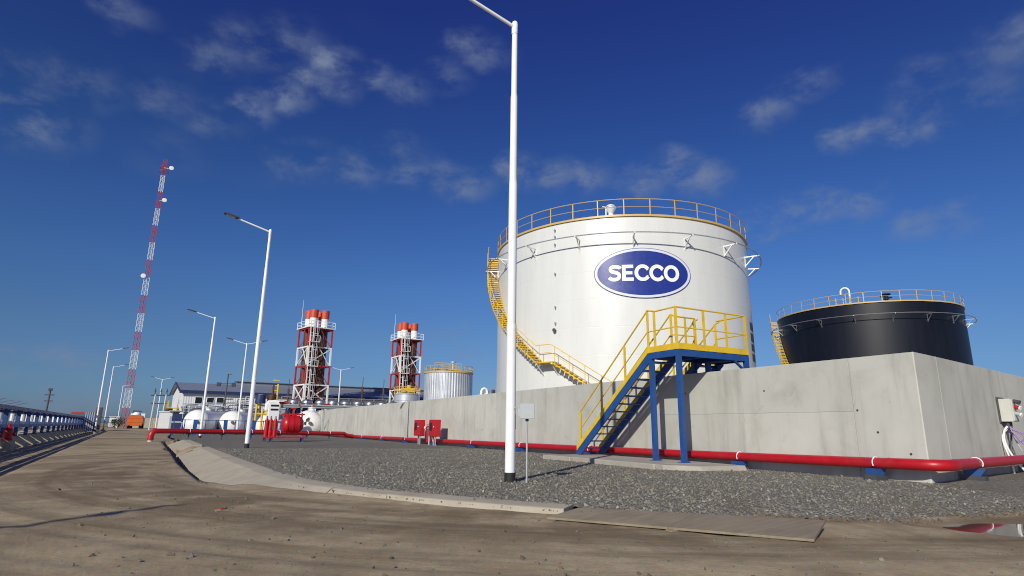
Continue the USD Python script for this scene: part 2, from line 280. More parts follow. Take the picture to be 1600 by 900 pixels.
def bar(p, q, w, h):
    """Rectangular bar from p to q; w across (level), h the other way."""
    p, q = np.asarray(p, float), np.asarray(q, float)
    d, a, b = frame(q - p)
    v = np.array([e + a * sx * w / 2 + b * sy * h / 2 for e in (p, q) for sx in (-1, 1) for sy in (-1, 1)])
    f = [[0, 1, 3], [0, 3, 2], [4, 6, 7], [4, 7, 5], [0, 4, 5], [0, 5, 1], [2, 3, 7], [2, 7, 6], [0, 2, 6], [0, 6, 4], [1, 5, 7], [1, 7, 3]]
    m = trimesh.Trimesh(v, f, process=False)
    return v, (np.array(f) if m.volume > 0 else np.array(f)[:, ::-1])


def tube(pts, r, n=10, caps=True):
    p = np.asarray(pts, float); k = len(p)
    r = np.broadcast_to(np.asarray(r, float), (k,))
    seg = np.diff(p, axis=0); seg /= np.linalg.norm(seg, axis=1, keepdims=True) + 1e-12
    t = np.vstack([seg[:1], (seg[:-1] + seg[1:]), seg[-1:]]); t /= np.linalg.norm(t, axis=1, keepdims=True) + 1e-12
    a = np.cross(t[0], [0, 0, 1.0]); a = a if np.linalg.norm(a) > 0.05 else np.array([1.0, 0, 0])
    ang = np.arange(n) * 2 * math.pi / n
    V = []
    for i in range(k):
        a = a - t[i] * (a @ t[i]); a /= np.linalg.norm(a); b = np.cross(t[i], a)
        V.append(p[i] + r[i] * (np.cos(ang)[:, None] * a + np.sin(ang)[:, None] * b))
    V = np.vstack(V); F = []
    i, j = np.meshgrid(np.arange(k - 1), np.arange(n), indexing='ij')
    q = np.stack([i * n + j, i * n + (j + 1) % n, (i + 1) * n + (j + 1) % n, (i + 1) * n + j], -1).reshape(-1, 4)
    F = [q[:, [0, 1, 2]], q[:, [0, 2, 3]]]
    if caps:
        c = len(V); V = np.vstack([V, p[:1], p[-1:]]); jj = np.arange(n)
        F += [np.stack([np.full(n, c), (jj + 1) % n, jj], 1), np.stack([np.full(n, c + 1), (k - 1) * n + jj, (k - 1) * n + (jj + 1) % n], 1)]
    return V, np.vstack(F)


def cyl(p, q, r, n=16, r2=None):
    return tube([p, q], [r, r if r2 is None else r2], n)


def lathe(prof, n=32, c=(0, 0, 0)):
    prof = np.asarray(prof, float); k = len(prof); ang = np.arange(n) * 2 * math.pi / n
    V = np.stack([prof[:, 0, None] * np.cos(ang), prof[:, 0, None] * np.sin(ang), np.repeat(prof[:, 1, None], n, 1)], -1).reshape(-1, 3) + np.array(c)
    i, j = np.meshgrid(np.arange(k - 1), np.arange(n), indexing='ij')
    q = np.stack([i * n + j, i * n + (j + 1) % n, (i + 1) * n + (j + 1) % n, (i + 1) * n + j], -1).reshape(-1, 4)
    return V, np.vstack([q[:, [0, 1, 2]], q[:, [0, 2, 3]]])


def sphere(c, r, s=(1, 1, 1), sub=2):
    m = trimesh.creation.icosphere(sub, 1.0)
    return np.array(m.vertices) * r * np.array(s) + np.array(c), np.array(m.faces)


def ring(R, z, r, n=120, a0=0.0, a1=2 * math.pi, sides=6):
    full = abs(a1 - a0 - 2 * math.pi) < 1e-6
    t = np.linspace(a0, a1, n + 1)
    return tube(np.stack([R * np.cos(t), R * np.sin(t), np.full_like(t, z) if np.ndim(z) == 0 else z], 1), r, sides, caps=not full)


def flip(m):
    return m[0], np.asarray(m[1])[:, ::-1]


def off(m, d):
    return np.asarray(m[0]) + np.array(d, float), m[1]


def rotz(m, a, c=(0, 0, 0)):
    v = np.asarray(m[0]) - np.array(c); ca, sa = math.cos(a), math.sin(a)
    return np.stack([v[:, 0] * ca - v[:, 1] * sa, v[:, 0] * sa + v[:, 1] * ca, v[:, 2]], 1) + np.array(c), m[1]


# ------------------------------------------------------------------ prim helpers
USED = {}


def free(parent, name):
    k = (parent, name); n = USED.get(k, 0); USED[k] = n + 1
    return f'{parent}/{name}' if n == 0 else f'{parent}/{name}_{n:03d}'


def tag(p, label=None, cat=None, group=None, kind=None):
    for k, v in (('label', label), ('category', cat), ('group', group), ('kind', kind)):
        if v:
            p.SetCustomDataByKey(k, v)
    return p


ORG = {}


def thing(name, label, cat, loc=(0, 0, 0), rz=0.0, group=None, kind=None):
    """Xform at the thing's base; its parts follow in its own coordinates (part) or in world coordinates (wpart)."""
    x = UsdGeom.Xform.Define(stage, free('/World', name))
    x.AddTranslateOp().Set(Gf.Vec3d(*map(float, loc)))
    if rz:
        x.AddRotateZOp().Set(deg(rz))
    ORG[str(x.GetPath())] = np.array(loc, float)
    return tag(x.GetPrim(), label, cat, group, kind)


def part(t, name, m, mat, smooth=False, label=None, kind=None, world=False):
    v, f = m if isinstance(m, tuple) else (np.array(m.vertices), np.array(m.faces))
    path = free(str(t.GetPath()), name)
    if world:
        root = '/'.join(str(t.GetPath()).split('/')[:3])
        v = np.asarray(v) - ORG[root]
    p = usdkit.mesh(stage, path, (v, f), MT[mat], smooth=smooth).GetPrim()
    return tag(p, label, None, None, kind)


def wpart(t, name, m, mat, **k):
    return part(t, name, m, mat, world=True, **k)


def solo(name, m, mat, label=None, cat=None, group=None, kind=None, smooth=False):
    p = usdkit.mesh(stage, free('/World', name), m, MT[mat], smooth=smooth).GetPrim()
    return tag(p, label, cat, group, kind)


def dup(src, loc, label, rz=0.0, group=None, sz=1.0):
    d = src.GetCustomData()
    base = src.GetName()
    x = UsdGeom.Xform.Define(stage, free('/World', base))
    x.GetPrim().GetReferences().AddInternalReference(src.GetPath())
    x.GetPrim().SetInstanceable(True)
    x.ClearXformOpOrder()
    for nm, val in (('xformOp:translate', Gf.Vec3d(*map(float, loc))),):
        x.GetPrim().CreateAttribute(nm, Sdf.ValueTypeNames.Double3).Set(val)
    order = ['xformOp:translate']
    x.GetPrim().CreateAttribute('xformOp:rotateZ', Sdf.ValueTypeNames.Float).Set(float(deg(rz))); order.append('xformOp:rotateZ')
    x.GetPrim().CreateAttribute('xformOp:scale', Sdf.ValueTypeNames.Float3).Set(Gf.Vec3f(1, 1, float(sz))); order.append('xformOp:scale')
    x.GetPrim().CreateAttribute('xformOpOrder', Sdf.ValueTypeNames.TokenArray, False).Set(order)
    return tag(x.GetPrim(), label, d.get('category'), group or d.get('group'))


# ------------------------------------------------------------------ the ground, the gravel yard and the kerb
FOOT = np.array([(-0.81, 40.3), (-0.45, 33), (-.08, 25.7), (.22, 18.5), (.62, 12.6), (1.02, 11.1), (1.47, 10.15), (2.34, 8.47), (3.02, 7.26), (3.54, 6.5), (3.95, 5.98)])
TOPL = np.array([(-0.10, 40.3), (0.30, 33), (.66, 25.7), (1.02, 18.5), (1.36, 12.9), (1.56, 11.4), (1.80, 10.25), (2.40, 8.68), (3.08, 7.42), (3.60, 6.62), (4.02, 6.08)])


def noise2(x, y, s, seed=0.0):
    return meshkit.noise(np.stack([x * s + seed, y * s + seed * 1.7, np.full_like(x, seed)], 1)) if len(x) else x


def seg_dist(x, y, line):
    return LineString(line), None


def dist_to_line(x, y, line):
    P = np.stack([x, y], 1); best = np.full(len(P), 1e9)
    for a, b in zip(line[:-1], line[1:]):
        d = b - a; t = np.clip(((P - a) @ d) / (d @ d), 0, 1)
        best = np.minimum(best, np.linalg.norm(P - (a + t[:, None] * d), axis=1))
    return best


WX = 11.7                                                               # front face of the bund wall
CY = 6.05                                                               # its near corner
WTOP = 2.46
RWD = np.array([1.0, 0.18]) / math.hypot(1, 0.18)                         # the way the right-hand wall runs


def lowland(x):
    t_ = np.clip((np.asarray(x, float) - 5.0) / 6.0, 0, 1)
    return -0.11 * t_ * t_ * (3 - 2 * t_)


def on_z(px, py, z):
    d = ray(px, py); return (CAM + d * ((z - CAM[2]) / d[2]))[:2]


SPILL = np.array([(4.0, 5.6), (4.75, 4.9), on_z(1200, 806, .0), on_z(1250, 809, -.005), on_z(1330, 813, -.02), on_z(1400, 812, -.03), on_z(1450, 811, -.05), on_z(1500, 807, -.06), on_z(1550, 802, -.07), on_z(1600, 799, -.08), on_z(1660, 794, -.09), (13.0, 4.3), (22.0, 5.2)])   # ragged near edge of the gravel, measured on the photo's ground
yard = Polygon([tuple(p) for p in TOPL] + [tuple(p) for p in SPILL] + [(24, 5.4), (24, 8.6), (WX + 0.3, CY + 0.2), (WX + 0.3, 75), (-1.2, 75), (-0.9, 50)]).buffer(0)
yard = max(yard.difference(LineString(TOPL).buffer(0.31)).geoms, key=lambda g_: g_.area) if hasattr(yard.difference(LineString(TOPL).buffer(0.31)), 'geoms') else yard.difference(LineString(TOPL).buffer(0.31))


PUD, TIP = on_z(1605, 832, -.1), on_z(1458, 827, -.1)
PA = math.hypot(*(PUD - TIP)); PC, PS = (PUD - TIP) / PA


def road_z(x, y):
    r = np.hypot(x, y)
    z = 0.018 * noise2(x, y, 0.35, 3.1) + 0.010 * noise2(x, y, 1.3, 8.2) + np.where(r < 14, 0.006 * noise2(x, y, 4.5, 1.2), 0)
    z = np.where(r > 60, z * 0.3, z)
    rc_ = np.hypot(x - 10.5, y - 15.5); ta_ = np.arctan2(y - 15.5, x - 10.5)   # wheel tracks that swing round the yard
    near = np.clip((15 - y) / 3, 0, 1) * np.clip((13 - r) / 3, 0, 1)
    for r0, w_, dp in ((12.45, .13, .016), (12.95, .1, .009), (14.05, .14, .017), (14.75, .12, .011), (16.2, .13, .012), (16.9, .1, .008)):
        c_ = r0 + .12 * np.sin(ta_ * 3 + r0)
        g_ = np.exp(-((rc_ - c_) / w_) ** 2)
        z += near * dp * (-g_ + .6 * np.exp(-((rc_ - c_ - 1.7 * w_) / (.6 * w_)) ** 2)) * (.55 + .45 * noise2(x, y, .8, r0)) + near * .004 * g_ * np.sin(ta_ * 14.0 * 9)
    tr = dist_to_line(x, y, FOOT[:6] + np.array([-0.13, 0.0]))           # the drain along the foot of the kerb
    z -= 0.30 * np.clip(1 - tr / 0.17, 0, 1) ** 0.7 * np.clip((y - 11.2) / 1.5, 0, 1)
    hole = np.hypot((x + 0.15) / 0.42, (y - 28.8) / 2.2)
    z -= 0.45 * np.clip(1.3 - hole, 0, 1)
    u_, v_ = (x - PUD[0]) * PC + (y - PUD[1]) * PS, -(x - PUD[0]) * PS + (y - PUD[1]) * PC
    pud = np.hypot(u_ / (PA * 1.08), v_ / 0.52)                                  # the hollow that holds the puddle
    z += lowland(x) - 0.07 * np.clip(1.5 - pud, 0, 1)
    rk_ = x - (-6.95 - .0725 * (y - 29.5))                               # the verge falls away under the pipe rack
    z -= 0.24 * np.clip((3.0 - rk_) / 1.6, 0, 1)
    return z


def in_yard(x, y):
    return contains_xy(yard, x, y)


def yard_z(x, y):
    base = 0.12 - 0.10 * np.clip((y - 10) / 40, 0, 1)
    d = dist_to_line(x, y, SPILL)
    base = base * np.clip(0.05 + d / 0.75, 0, 1) - 0.015 * np.clip(1 - d / 0.3, 0, 1) + lowland(x) * (1 - np.clip((d - .1) / 1.6, 0, 1)) ** 1.2
    k = dist_to_line(x, y, TOPL)
    bank = np.clip((13 - y) / 6, 0, 1)
    r = np.hypot(x, y)
    z = base + 0.018 * noise2(x, y, 0.6, 5.0) + 0.014 * noise2(x, y, 1.9, 6.3)
    z = z + np.where(r < 22, 0.009 * noise2(x, y, 7, 4.4), 0)
    e_ = np.clip((k - .29) / .3, 0, 1)                                      # tucked in behind the lip of the kerb
    z = e_ * z + (1 - e_) * (.082 + .012 * noise2(x, y, 4, 3.3))
    w_ = np.clip(d / .32, 0, 1)
    return w_ * z + (1 - w_) * (road_z(x, y) - .022 + .02 * noise2(x, y, 5, 9.1))


# one polar sheet of dirt from under the camera to the horizon
th = np.concatenate([np.arange(-12, 78, 0.125), np.arange(78, 348, 2.0)])
rr = np.concatenate([[0.25], np.geomspace(0.8, 60, 230), np.geomspace(62, 6000, 40)])
TH, RR = np.meshgrid(np.radians(th), rr)
gx, gy = (RR * np.sin(TH)).ravel(), (RR * np.cos(TH)).ravel()
gz = road_z(gx, gy)
gz = np.where(contains_xy(yard.buffer(-0.3), gx, gy), np.minimum(gz, lowland(gx)) - 0.14, gz)
kz = Polygon([tuple(p) for p in FOOT] + [tuple(p) for p in TOPL[::-1]]).buffer(0)
kall = kz.union(LineString(TOPL).buffer(.36)).union(yard.buffer(.03)).buffer(.02)
gap_ = (gy > 26.3) & (gy < 31.3) & ~in_yard(gx, gy)
far_s = dist_to_line(gx, gy, SPILL) > .3
gz = np.where(contains_xy(kall.buffer(-0.12), gx, gy) & far_s & ~gap_, np.minimum(gz, -0.06), gz)
ditch = kall.buffer(-0.02).union(LineString(FOOT[:6]).buffer(.24))
gz = np.where(contains_xy(ditch, gx, gy) & (gy > 11.6) & ~gap_, np.minimum(gz, -0.3 * np.clip((gy - 11.4) / 1.8, .15, 1)), gz)
k = len(th)
i, j = np.meshgrid(np.arange(len(rr) - 1), np.arange(k), indexing='ij')
q = np.stack([i * k + j, (i + 1) * k + j, (i + 1) * k + (j + 1) % k, i * k + (j + 1) % k], -1).reshape(-1, 4)
solo('dirt_road', (np.stack([gx, gy, gz], 1), np.vstack([q[:, [0, 2, 1]], q[:, [0, 3, 2]]])), 'dirt', kind='structure', smooth=True)


def sheet(poly, zf, mat, name, h0=0.1, **kw):
    """Triangulated sheet over a polygon, finer near the camera."""
    ext = np.array([poly.exterior.interpolate(s).coords[0] for s in np.arange(0, poly.exterior.length, 0.12)])
    P = [ext]
    for r0, r1, s in ((0, 9, h0), (9, 16, h0 * 1.6), (16, 30, h0 * 3), (30, 120, h0 * 8)):
        x, y = np.meshgrid(np.arange(-6, 26, s), np.arange(-1, 76, s))
        x = x.ravel() + rng.uniform(-.2, .2, x.size) * s; y = y.ravel() + rng.uniform(-.2, .2, y.size) * s
        r = np.hypot(x, y); m = (r >= r0) & (r < r1); x, y = x[m], y[m]
        m = contains_xy(poly.buffer(-0.04), x, y); P.append(np.stack([x[m], y[m]], 1))
    P = np.vstack(P); t = Delaunay(P).simplices
    c = P[t].mean(1); t = t[contains_xy(poly, c[:, 0], c[:, 1])]
    a = P[t]; s = np.cross(a[:, 1] - a[:, 0], a[:, 2] - a[:, 0]); t[s < 0] = t[s < 0][:, ::-1]
    return solo(name, (np.column_stack([P, zf(P[:, 0], P[:, 1])]), t), mat, smooth=True, **kw)


sheet(yard, yard_z, 'gravel_bed', 'gravel_yard', kind='structure')


def stones(name, label, pts, sizes, mats, group=None):
    """Loose stones: one PointInstancer of a few broken-stone shapes."""
    root = UsdGeom.PointInstancer.Define(stage, free('/World', name))
    tag(root.GetPrim(), label, 'gravel', None, 'stuff')
    paths = []
    for k, mt in enumerate(mats):
        m = trimesh.convex.convex_hull(rng.normal(size=(11, 3)) * [1, 0.8, 0.55])
        v = np.array(m.vertices); v /= np.abs(v).max()
        p = usdkit.mesh(stage, f'{root.GetPath()}/stone_{k + 1:03d}' if k else f'{root.GetPath()}/stone', (v, np.array(m.faces)), MT[mt])
        paths.append(p.GetPath())
    root.CreatePrototypesRel().SetTargets(paths)
    n = len(pts)
    root.CreateProtoIndicesAttr((rng.choice(len(mats), n)).astype(np.int32).tolist())
    root.CreatePositionsAttr([Gf.Vec3f(*map(float, p)) for p in pts])
    root.CreateScalesAttr([Gf.Vec3f(float(s), float(s), float(s)) for s in sizes])
    q = rng.normal(size=(n, 4)); q /= np.linalg.norm(q, axis=1, keepdims=True)
    root.CreateOrientationsAttr([Gf.Quath(float(a), float(b), float(c), float(d)) for a, b, c, d in q])


def scatter(poly, n, rmin, rmax, power=1.0):
    x0, y0, x1, y1 = poly.bounds; out = []
    while len(out) < n:
        r = rmin + (rmax - rmin) * rng.random(n * 3) ** power; a = np.radians(rng.uniform(-8, 80, n * 3))
        x, y = r * np.sin(a), r * np.cos(a); m = contains_xy(poly, x, y)
        out += list(np.stack([x[m], y[m]], 1))
    return np.array(out[:n])


P = scatter(yard.intersection(sbox(-1, 0, WX - 0.05, 34)).buffer(-0.02), 62000, 4.8, 26, 1.25)
S = rng.lognormal(math.log(0.0100), 0.52, len(P)).clip(0.004, 0.042)
stones('gravel', 'loose crushed grey stone covering the yard before the wall', np.column_stack([P, yard_z(P[:, 0], P[:, 1]) + S * 0.15]), S, ['stone_grey', 'stone_grey', 'stone_dark', 'stone_grey', 'stone_dark', 'stone_grey', 'stone_light'])
# stray stones and crumbs of dirt on the road
P = scatter(Polygon([(-3, 3), (0, 2.5), (6.5, 1.8), (9, 3), (6, 4.2), (3.6, 6.4), (0, 12), (-2.5, 14)]), 900, 3.6, 13)
S = rng.lognormal(math.log(0.009), 0.62, len(P)).clip(0.004, 0.042)
stones('dirt_crumbs', 'small crumbs of dirt and stray stones scattered over the dirt road', np.column_stack([P, road_z(P[:, 0], P[:, 1]) + S * 0.1]), S, ['clod', 'clod', 'stone_dark', 'stone_grey'])
P = np.vstack([scatter(LineString(SPILL[2:7]).buffer(0.16), 420, 4, 12), scatter(LineString(SPILL[7:11]).buffer(0.22), 420, 4, 16)])
S = rng.lognormal(math.log(0.013), 0.5, len(P)).clip(0.006, 0.045)
stones('spilled_stones', 'brown clods and pale stones heaped where the gravel spills to the road', np.column_stack([P, np.maximum(road_z(P[:, 0], P[:, 1]), np.where(in_yard(P[:, 0], P[:, 1]), yard_z(P[:, 0], P[:, 1]), -9)) + S * 0.2]), S, ['clod', 'clod', 'clod', 'stone_grey', 'clod'])

P = scatter(LineString(TOPL[4:]).buffer(.36).difference(kz), 700, 5, 16)
P = P[dist_to_line(P[:, 0], P[:, 1], TOPL) > .14 + .2 * rng.random(len(P)) ** .5]
S = rng.lognormal(math.log(0.009), 0.4, len(P)).clip(0.005, 0.025)
stones('kicked_stones', 'stray gravel kicked on to the flat lip of the kerb', np.column_stack([P, 0.112 + S * .2]), S, ['stone_grey', 'stone_dark', 'clod'])
# kerb: sloping cast segments with joints, and the flat lip behind them
kerb = thing('concrete_kerb', 'pale sloping concrete kerb curving round the gravel yard', 'kerb', (2, 9, 0))


def resample(line, n):
    s = np.concatenate([[0], np.cumsum(np.linalg.norm(np.diff(line, axis=0), axis=1))])
    u = np.linspace(0, s[-1], n)
    return np.stack([np.interp(u, s, line[:, 0]), np.interp(u, s, line[:, 1])], 1)


kf = np.stack([np.interp(np.linspace(0, 10, 241), np.arange(11), FOOT[:, a]) for a in (0, 1)], 1)
kt = np.stack([np.interp(np.linspace(0, 10, 241), np.arange(11), TOPL[:, a]) for a in (0, 1)], 1)
ker = np.ones(9) / 9
sm = lambda a: np.stack([np.convolve(np.pad(a[:, c], 4, mode='edge'), ker, 'valid') for c in (0, 1)], 1)
kf, kt = sm(kf), sm(kt)
inn = np.gradient(kt, axis=0); inn = np.stack([-inn[:, 1], inn[:, 0]], 1); inn /= np.linalg.norm(inn, axis=1, keepdims=True)
inn *= np.sign((inn * (np.array([9, 20]) - kt)).sum(1))[:, None]
lens = np.concatenate([[0], np.cumsum(np.linalg.norm(np.diff(kf, axis=0), axis=1))])
cut, nxt = [0], 0
for a in range(241):
    if lens[a] - lens[cut[-1]] > (3.0 if kf[a, 1] > 20 else 1.9 if kf[a, 1] > 11 else 1.35):
        cut.append(a)
cut[-1] = 240
for a, b in zip(cut[:-1], cut[1:]):
    if 26.6 < kf[(a + b) // 2, 1] < 30.6:
        continue                                                        # the gap where the drain passes
    u = np.linspace(a, b, max(3, (b - a) // 2 + 1)); g = 0.014 * (len(u) - 1) / max(lens[b] - lens[a], .1)
    u[-1] -= g * (u[1] - u[0]) * 1.0
    F_ = np.stack([np.interp(u, np.arange(241), kf[:, c]) for c in (0, 1)], 1); T_ = np.stack([np.interp(u, np.arange(241), kt[:, c]) for c in (0, 1)], 1); I_ = np.stack([np.interp(u, np.arange(241), inn[:, c]) for c in (0, 1)], 1)
    lip = 0.36
    low = -0.03 - 0.14 * np.clip((F_[:, 1] - 11) / 3, 0, 1)
    dz = rng.uniform(-.006, .006)
    sec = [np.column_stack([F_ - 0.02 * I_, np.full(len(u), -0.4)]), np.column_stack([F_, low]), np.column_stack([T_ - 0.02 * I_, np.full(len(u), 0.088 + dz)]), np.column_stack([T_ + 0.02 * I_, np.full(len(u), 0.102 + dz)]),
           np.column_stack([T_ + lip * I_, np.full(len(u), 0.108 + dz)]), np.column_stack([T_ + lip * I_, np.full(len(u), -0.4)])]
    V = np.stack(sec, 1); n_ = len(u); V = V.reshape(-1, 3); Fs = []
    for i_ in range(n_ - 1):
        for j_ in range(6):
            a0, a1, b0, b1 = i_ * 6 + j_, i_ * 6 + (j_ + 1) % 6, (i_ + 1) * 6 + j_, (i_ + 1) * 6 + (j_ + 1) % 6
            Fs += [[a0, b0, b1], [a0, b1, a1]]
    for e in (0, (n_ - 1) * 6):
        Fs += [[e, e + t, e + t + 1] if e else [e, e + t + 1, e + t] for t in range(1, 5)]
    m = trimesh.Trimesh(V, Fs, process=False)
    if m.volume < 0:
        Fs = np.array(Fs)[:, ::-1]
    wpart(kerb, 'kerb_segment', (V, np.array(Fs)), 'kerb_concrete', smooth=25)

# soil drifted against the foot of the kerb
ok = kf[:, 1] < 13.2
kd, ki = kf[ok], inn[ok]; n_ = len(kd); V = []
jag = 0.014 * noise2(kd[:, 0] * 1.0, kd[:, 1], 3.0, 7.7) + 0.008 * noise2(kd[:, 0], kd[:, 1], 11.0, 2.7)
fade = np.clip((13.2 - kd[:, 1]) / 1.5, 0, 1)
for o, lift in ((-.6, -.02), (-.4, .003), (-.22, .009), (-.1, .013), (-.03, .018), (.03, .024), (.1, .02)):
    p = kd + ki * (o if o > -.2 else o * (1 + 6 * jag[:, None]))
    V.append(np.column_stack([p, road_z(kd[:, 0] + ki[:, 0] * min(o, -.12) * 1.5, kd[:, 1] + ki[:, 1] * min(o, -.12) * 1.5) * .6 + (lift + jag * (1 if o > -.3 else .3)) * fade - .03 * (1 - fade)]))
V = np.stack(V, 1).reshape(-1, 3)
F = []
for a in range(n_ - 1):
    for b in range(6):
        q0 = a * 7 + b; F += [[q0, q0 + 1, q0 + 8], [q0, q0 + 8, q0 + 7]]
F = np.array(F)
if trimesh.Trimesh(V, F, process=False).face_normals[:, 2].mean() < 0:
    F = F[:, ::-1]
solo('dirt_drift', (V, F), 'dirt', kind='structure', smooth=True)

# timber sheet laid over the kerb as a ramp
pa = np.array([(3.66, 5.94, .052), (4.11, 5.97, .125), (5.9, 4.13, .125), (5.18, 3.76, .052)])
ramp = thing('ramp_board', 'weathered brown timber board laid as a ramp over the kerb', 'board', (4.7, 4.9, 0))
mid0, mid1 = pa[0] + (pa[3] - pa[0]) * 0.5, pa[1] + (pa[2] - pa[1]) * 0.5
for c4 in ((pa[0], pa[1], mid1, mid0), (mid0 + (pa[3] - pa[0]) * 0.003, mid1 + (pa[2] - pa[1]) * 0.003, pa[2], pa[3])):
    wpart(ramp, 'plank', hull([p + np.array([0, 0, s]) for p in c4 for s in (0, -0.022)]), 'plywood')
b0 = pa[0] + (pa[3] - pa[0]) * 0.52
wpart(ramp, 'prop_block', cbox(b0[0] - .05, b0[0] + .05, b0[1] - .03, b0[1] + .06, -.03, .032, .008), 'plywood')

# the puddle at the right, its water level just over the hollow
t = np.linspace(0, 2 * math.pi, 80, endpoint=False)
eu, ev = (PA * 1.6) * np.cos(t), 0.9 * np.sin(t)
px_, py_ = PUD[0] + eu * PC - ev * PS, PUD[1] + eu * PS + ev * PC
solo('puddle', (np.column_stack([np.append(px_, PUD[0]), np.append(py_, PUD[1]), np.full(81, -0.092)]), np.array([[80, a, (a + 1) % 80] for a in range(80)])), 'water', kind='structure')

rag = thing('red_rag', 'small crumpled red scrap lying on the dirt road', 'scrap', (*at(343, 799, 8.35)[:2], 0.01))
v = rng.normal(size=(40, 3)) * [.022, .02, .006]
part(rag, 'scrap', hull(v + [0, 0, .01]), 'red_rag')
part(rag, 'scrap', hull(rng.normal(size=(20, 3)) * [.02, .02, .006] + [.05, .03, .008]), 'red_rag')

# ------------------------------------------------------------------ the concrete bund wall: cast panels with joints
wall = thing('bund_wall', 'long grey cast concrete wall round the storage tanks', 'wall', (WX, CY, 0))
TH_ = 0.3
joints = [CY, 7.33, 10.04, 14.37, 18.35, 23.2, 28.4, 31.95, 34.95, 39.46, 43.6, 47.83, 52, 56.15, 60, 64]


def panel(p, q, z0, z1, thick, nrm, gap=0.006, proud=0.0, c=0.005):
    """A wall panel from p to q (plan), front face on the line, thickness to the back, with chamfered front edges."""
    p, q = np.asarray(p, float), np.asarray(q, float); d = (q - p) / np.linalg.norm(q - p); nrm = np.asarray(nrm, float)
    p, q = p + d * gap / 2 + nrm * proud, q - d * gap / 2 + nrm * proud
    pts = []
    for e, s in ((p, 1), (q, -1)):
        for z, zs in ((z0, 1), (z1, -1)):
            pts += [[*(e + d * s * c), z], [*(e - nrm * c), z], [*(e + d * s * c - nrm * thick), z], [*(e + d * s * c), z]]
            pts[-4] = [*(e + d * s * c), z + (zs * 0 if z == z0 else -c)]
            pts[-1] = [*(e + d * s * c - nrm * c), z]
    return hull(pts)


for a, b in zip(joints[:-1], joints[1:]):
    pr = rng.uniform(-0.004, 0.004)
    if a == CY:
        # corner piece: L in plan so that both faces run into each other
        c2 = np.array([WX, CY]) + RWD * 1.15
        nr = np.array([RWD[1], -RWD[0]])
        rc = .02; uc = np.linspace(0, math.pi / 2, 9)
        poly = Polygon([(WX, b - .006)] + [(WX + rc - rc * math.cos(u), CY + .02 + rc - rc * math.sin(u)) for u in uc] + [ tuple(c2 - RWD * .006), tuple(c2 - RWD * .006 - nr * TH_), (WX + TH_, CY + TH_ * 0.9), (WX + TH_, b - .006)])
        m = trimesh.creation.extrude_polygon(poly, WTOP + 0.35); m.apply_translation([0, 0, -0.35])
        wpart(wall, 'wall_panel', m, 'wall_concrete')
        continue
    for z0, z1 in (((-0.35, 1.399), (1.4015, WTOP)) if a < 14 else ((-0.35, WTOP),)):
        wpart(wall, 'wall_panel', panel((WX, a), (WX, b), z0, z1, TH_, (-1, 0), proud=pr if z0 < 0 else pr + 0.003), 'wall_concrete')
nr = np.array([RWD[1], -RWD[0]])
s = 1.15
for w in (3.6, 3.6, 3.6, 3.6, 3.6):
    a, b = np.array([WX, CY]) + RWD * s, np.array([WX, CY]) + RWD * (s + w); s += w
    wpart(wall, 'wall_panel', panel(a, b, -0.35, WTOP, TH_, nr, proud=rng.uniform(-.004, .004)), 'wall_concrete')
# formwork tie holes
for (y, z) in [(6.9, 1.0), (6.35, .62), (7.25, 1.42), (9.4, 1.9), (11.9, 1.95), (16.2, .8), (24.5, .9)]:
    wpart(wall, 'tie_plug', cyl((WX + .02, y, z), (WX - .006, y, z), 0.022, 10), 'dark_grey')

# concrete footing slab under the stair
plinth = thing('footing_slab', 'dirty low concrete footing under the blue and yellow stairs', 'footing', (10.2, 12.5, 0))
for y0, y1, dx in ((13.9, 15.3, 0.0), (13.1, 13.86, .08), (10.55, 13.06, 0.02)):
    wpart(plinth, 'slab', cbox(9.28 + dx, 11.1, y0, y1, -.1, .255 + rng.uniform(-.006, .0), .02), 'old_concrete')
wpart(plinth, 'slab', hull([(9.32, 10.51, -.1), (9.32, 10.51, .25), (11.1, 10.51, .25), (11.1, 10.51, -.1), (9.9, 9.75, .235), (11.1, 9.6, .24), (9.8, 9.5, -.1), (11.1, 9.4, -.1), (9.32, 10.3, .25), (9.3, 10.2, -.1)]), 'old_concrete')
# ------------------------------------------------------------------ storage tanks


def pol(R, a, z):
    return np.array([R * math.cos(a), R * math.sin(a), z])


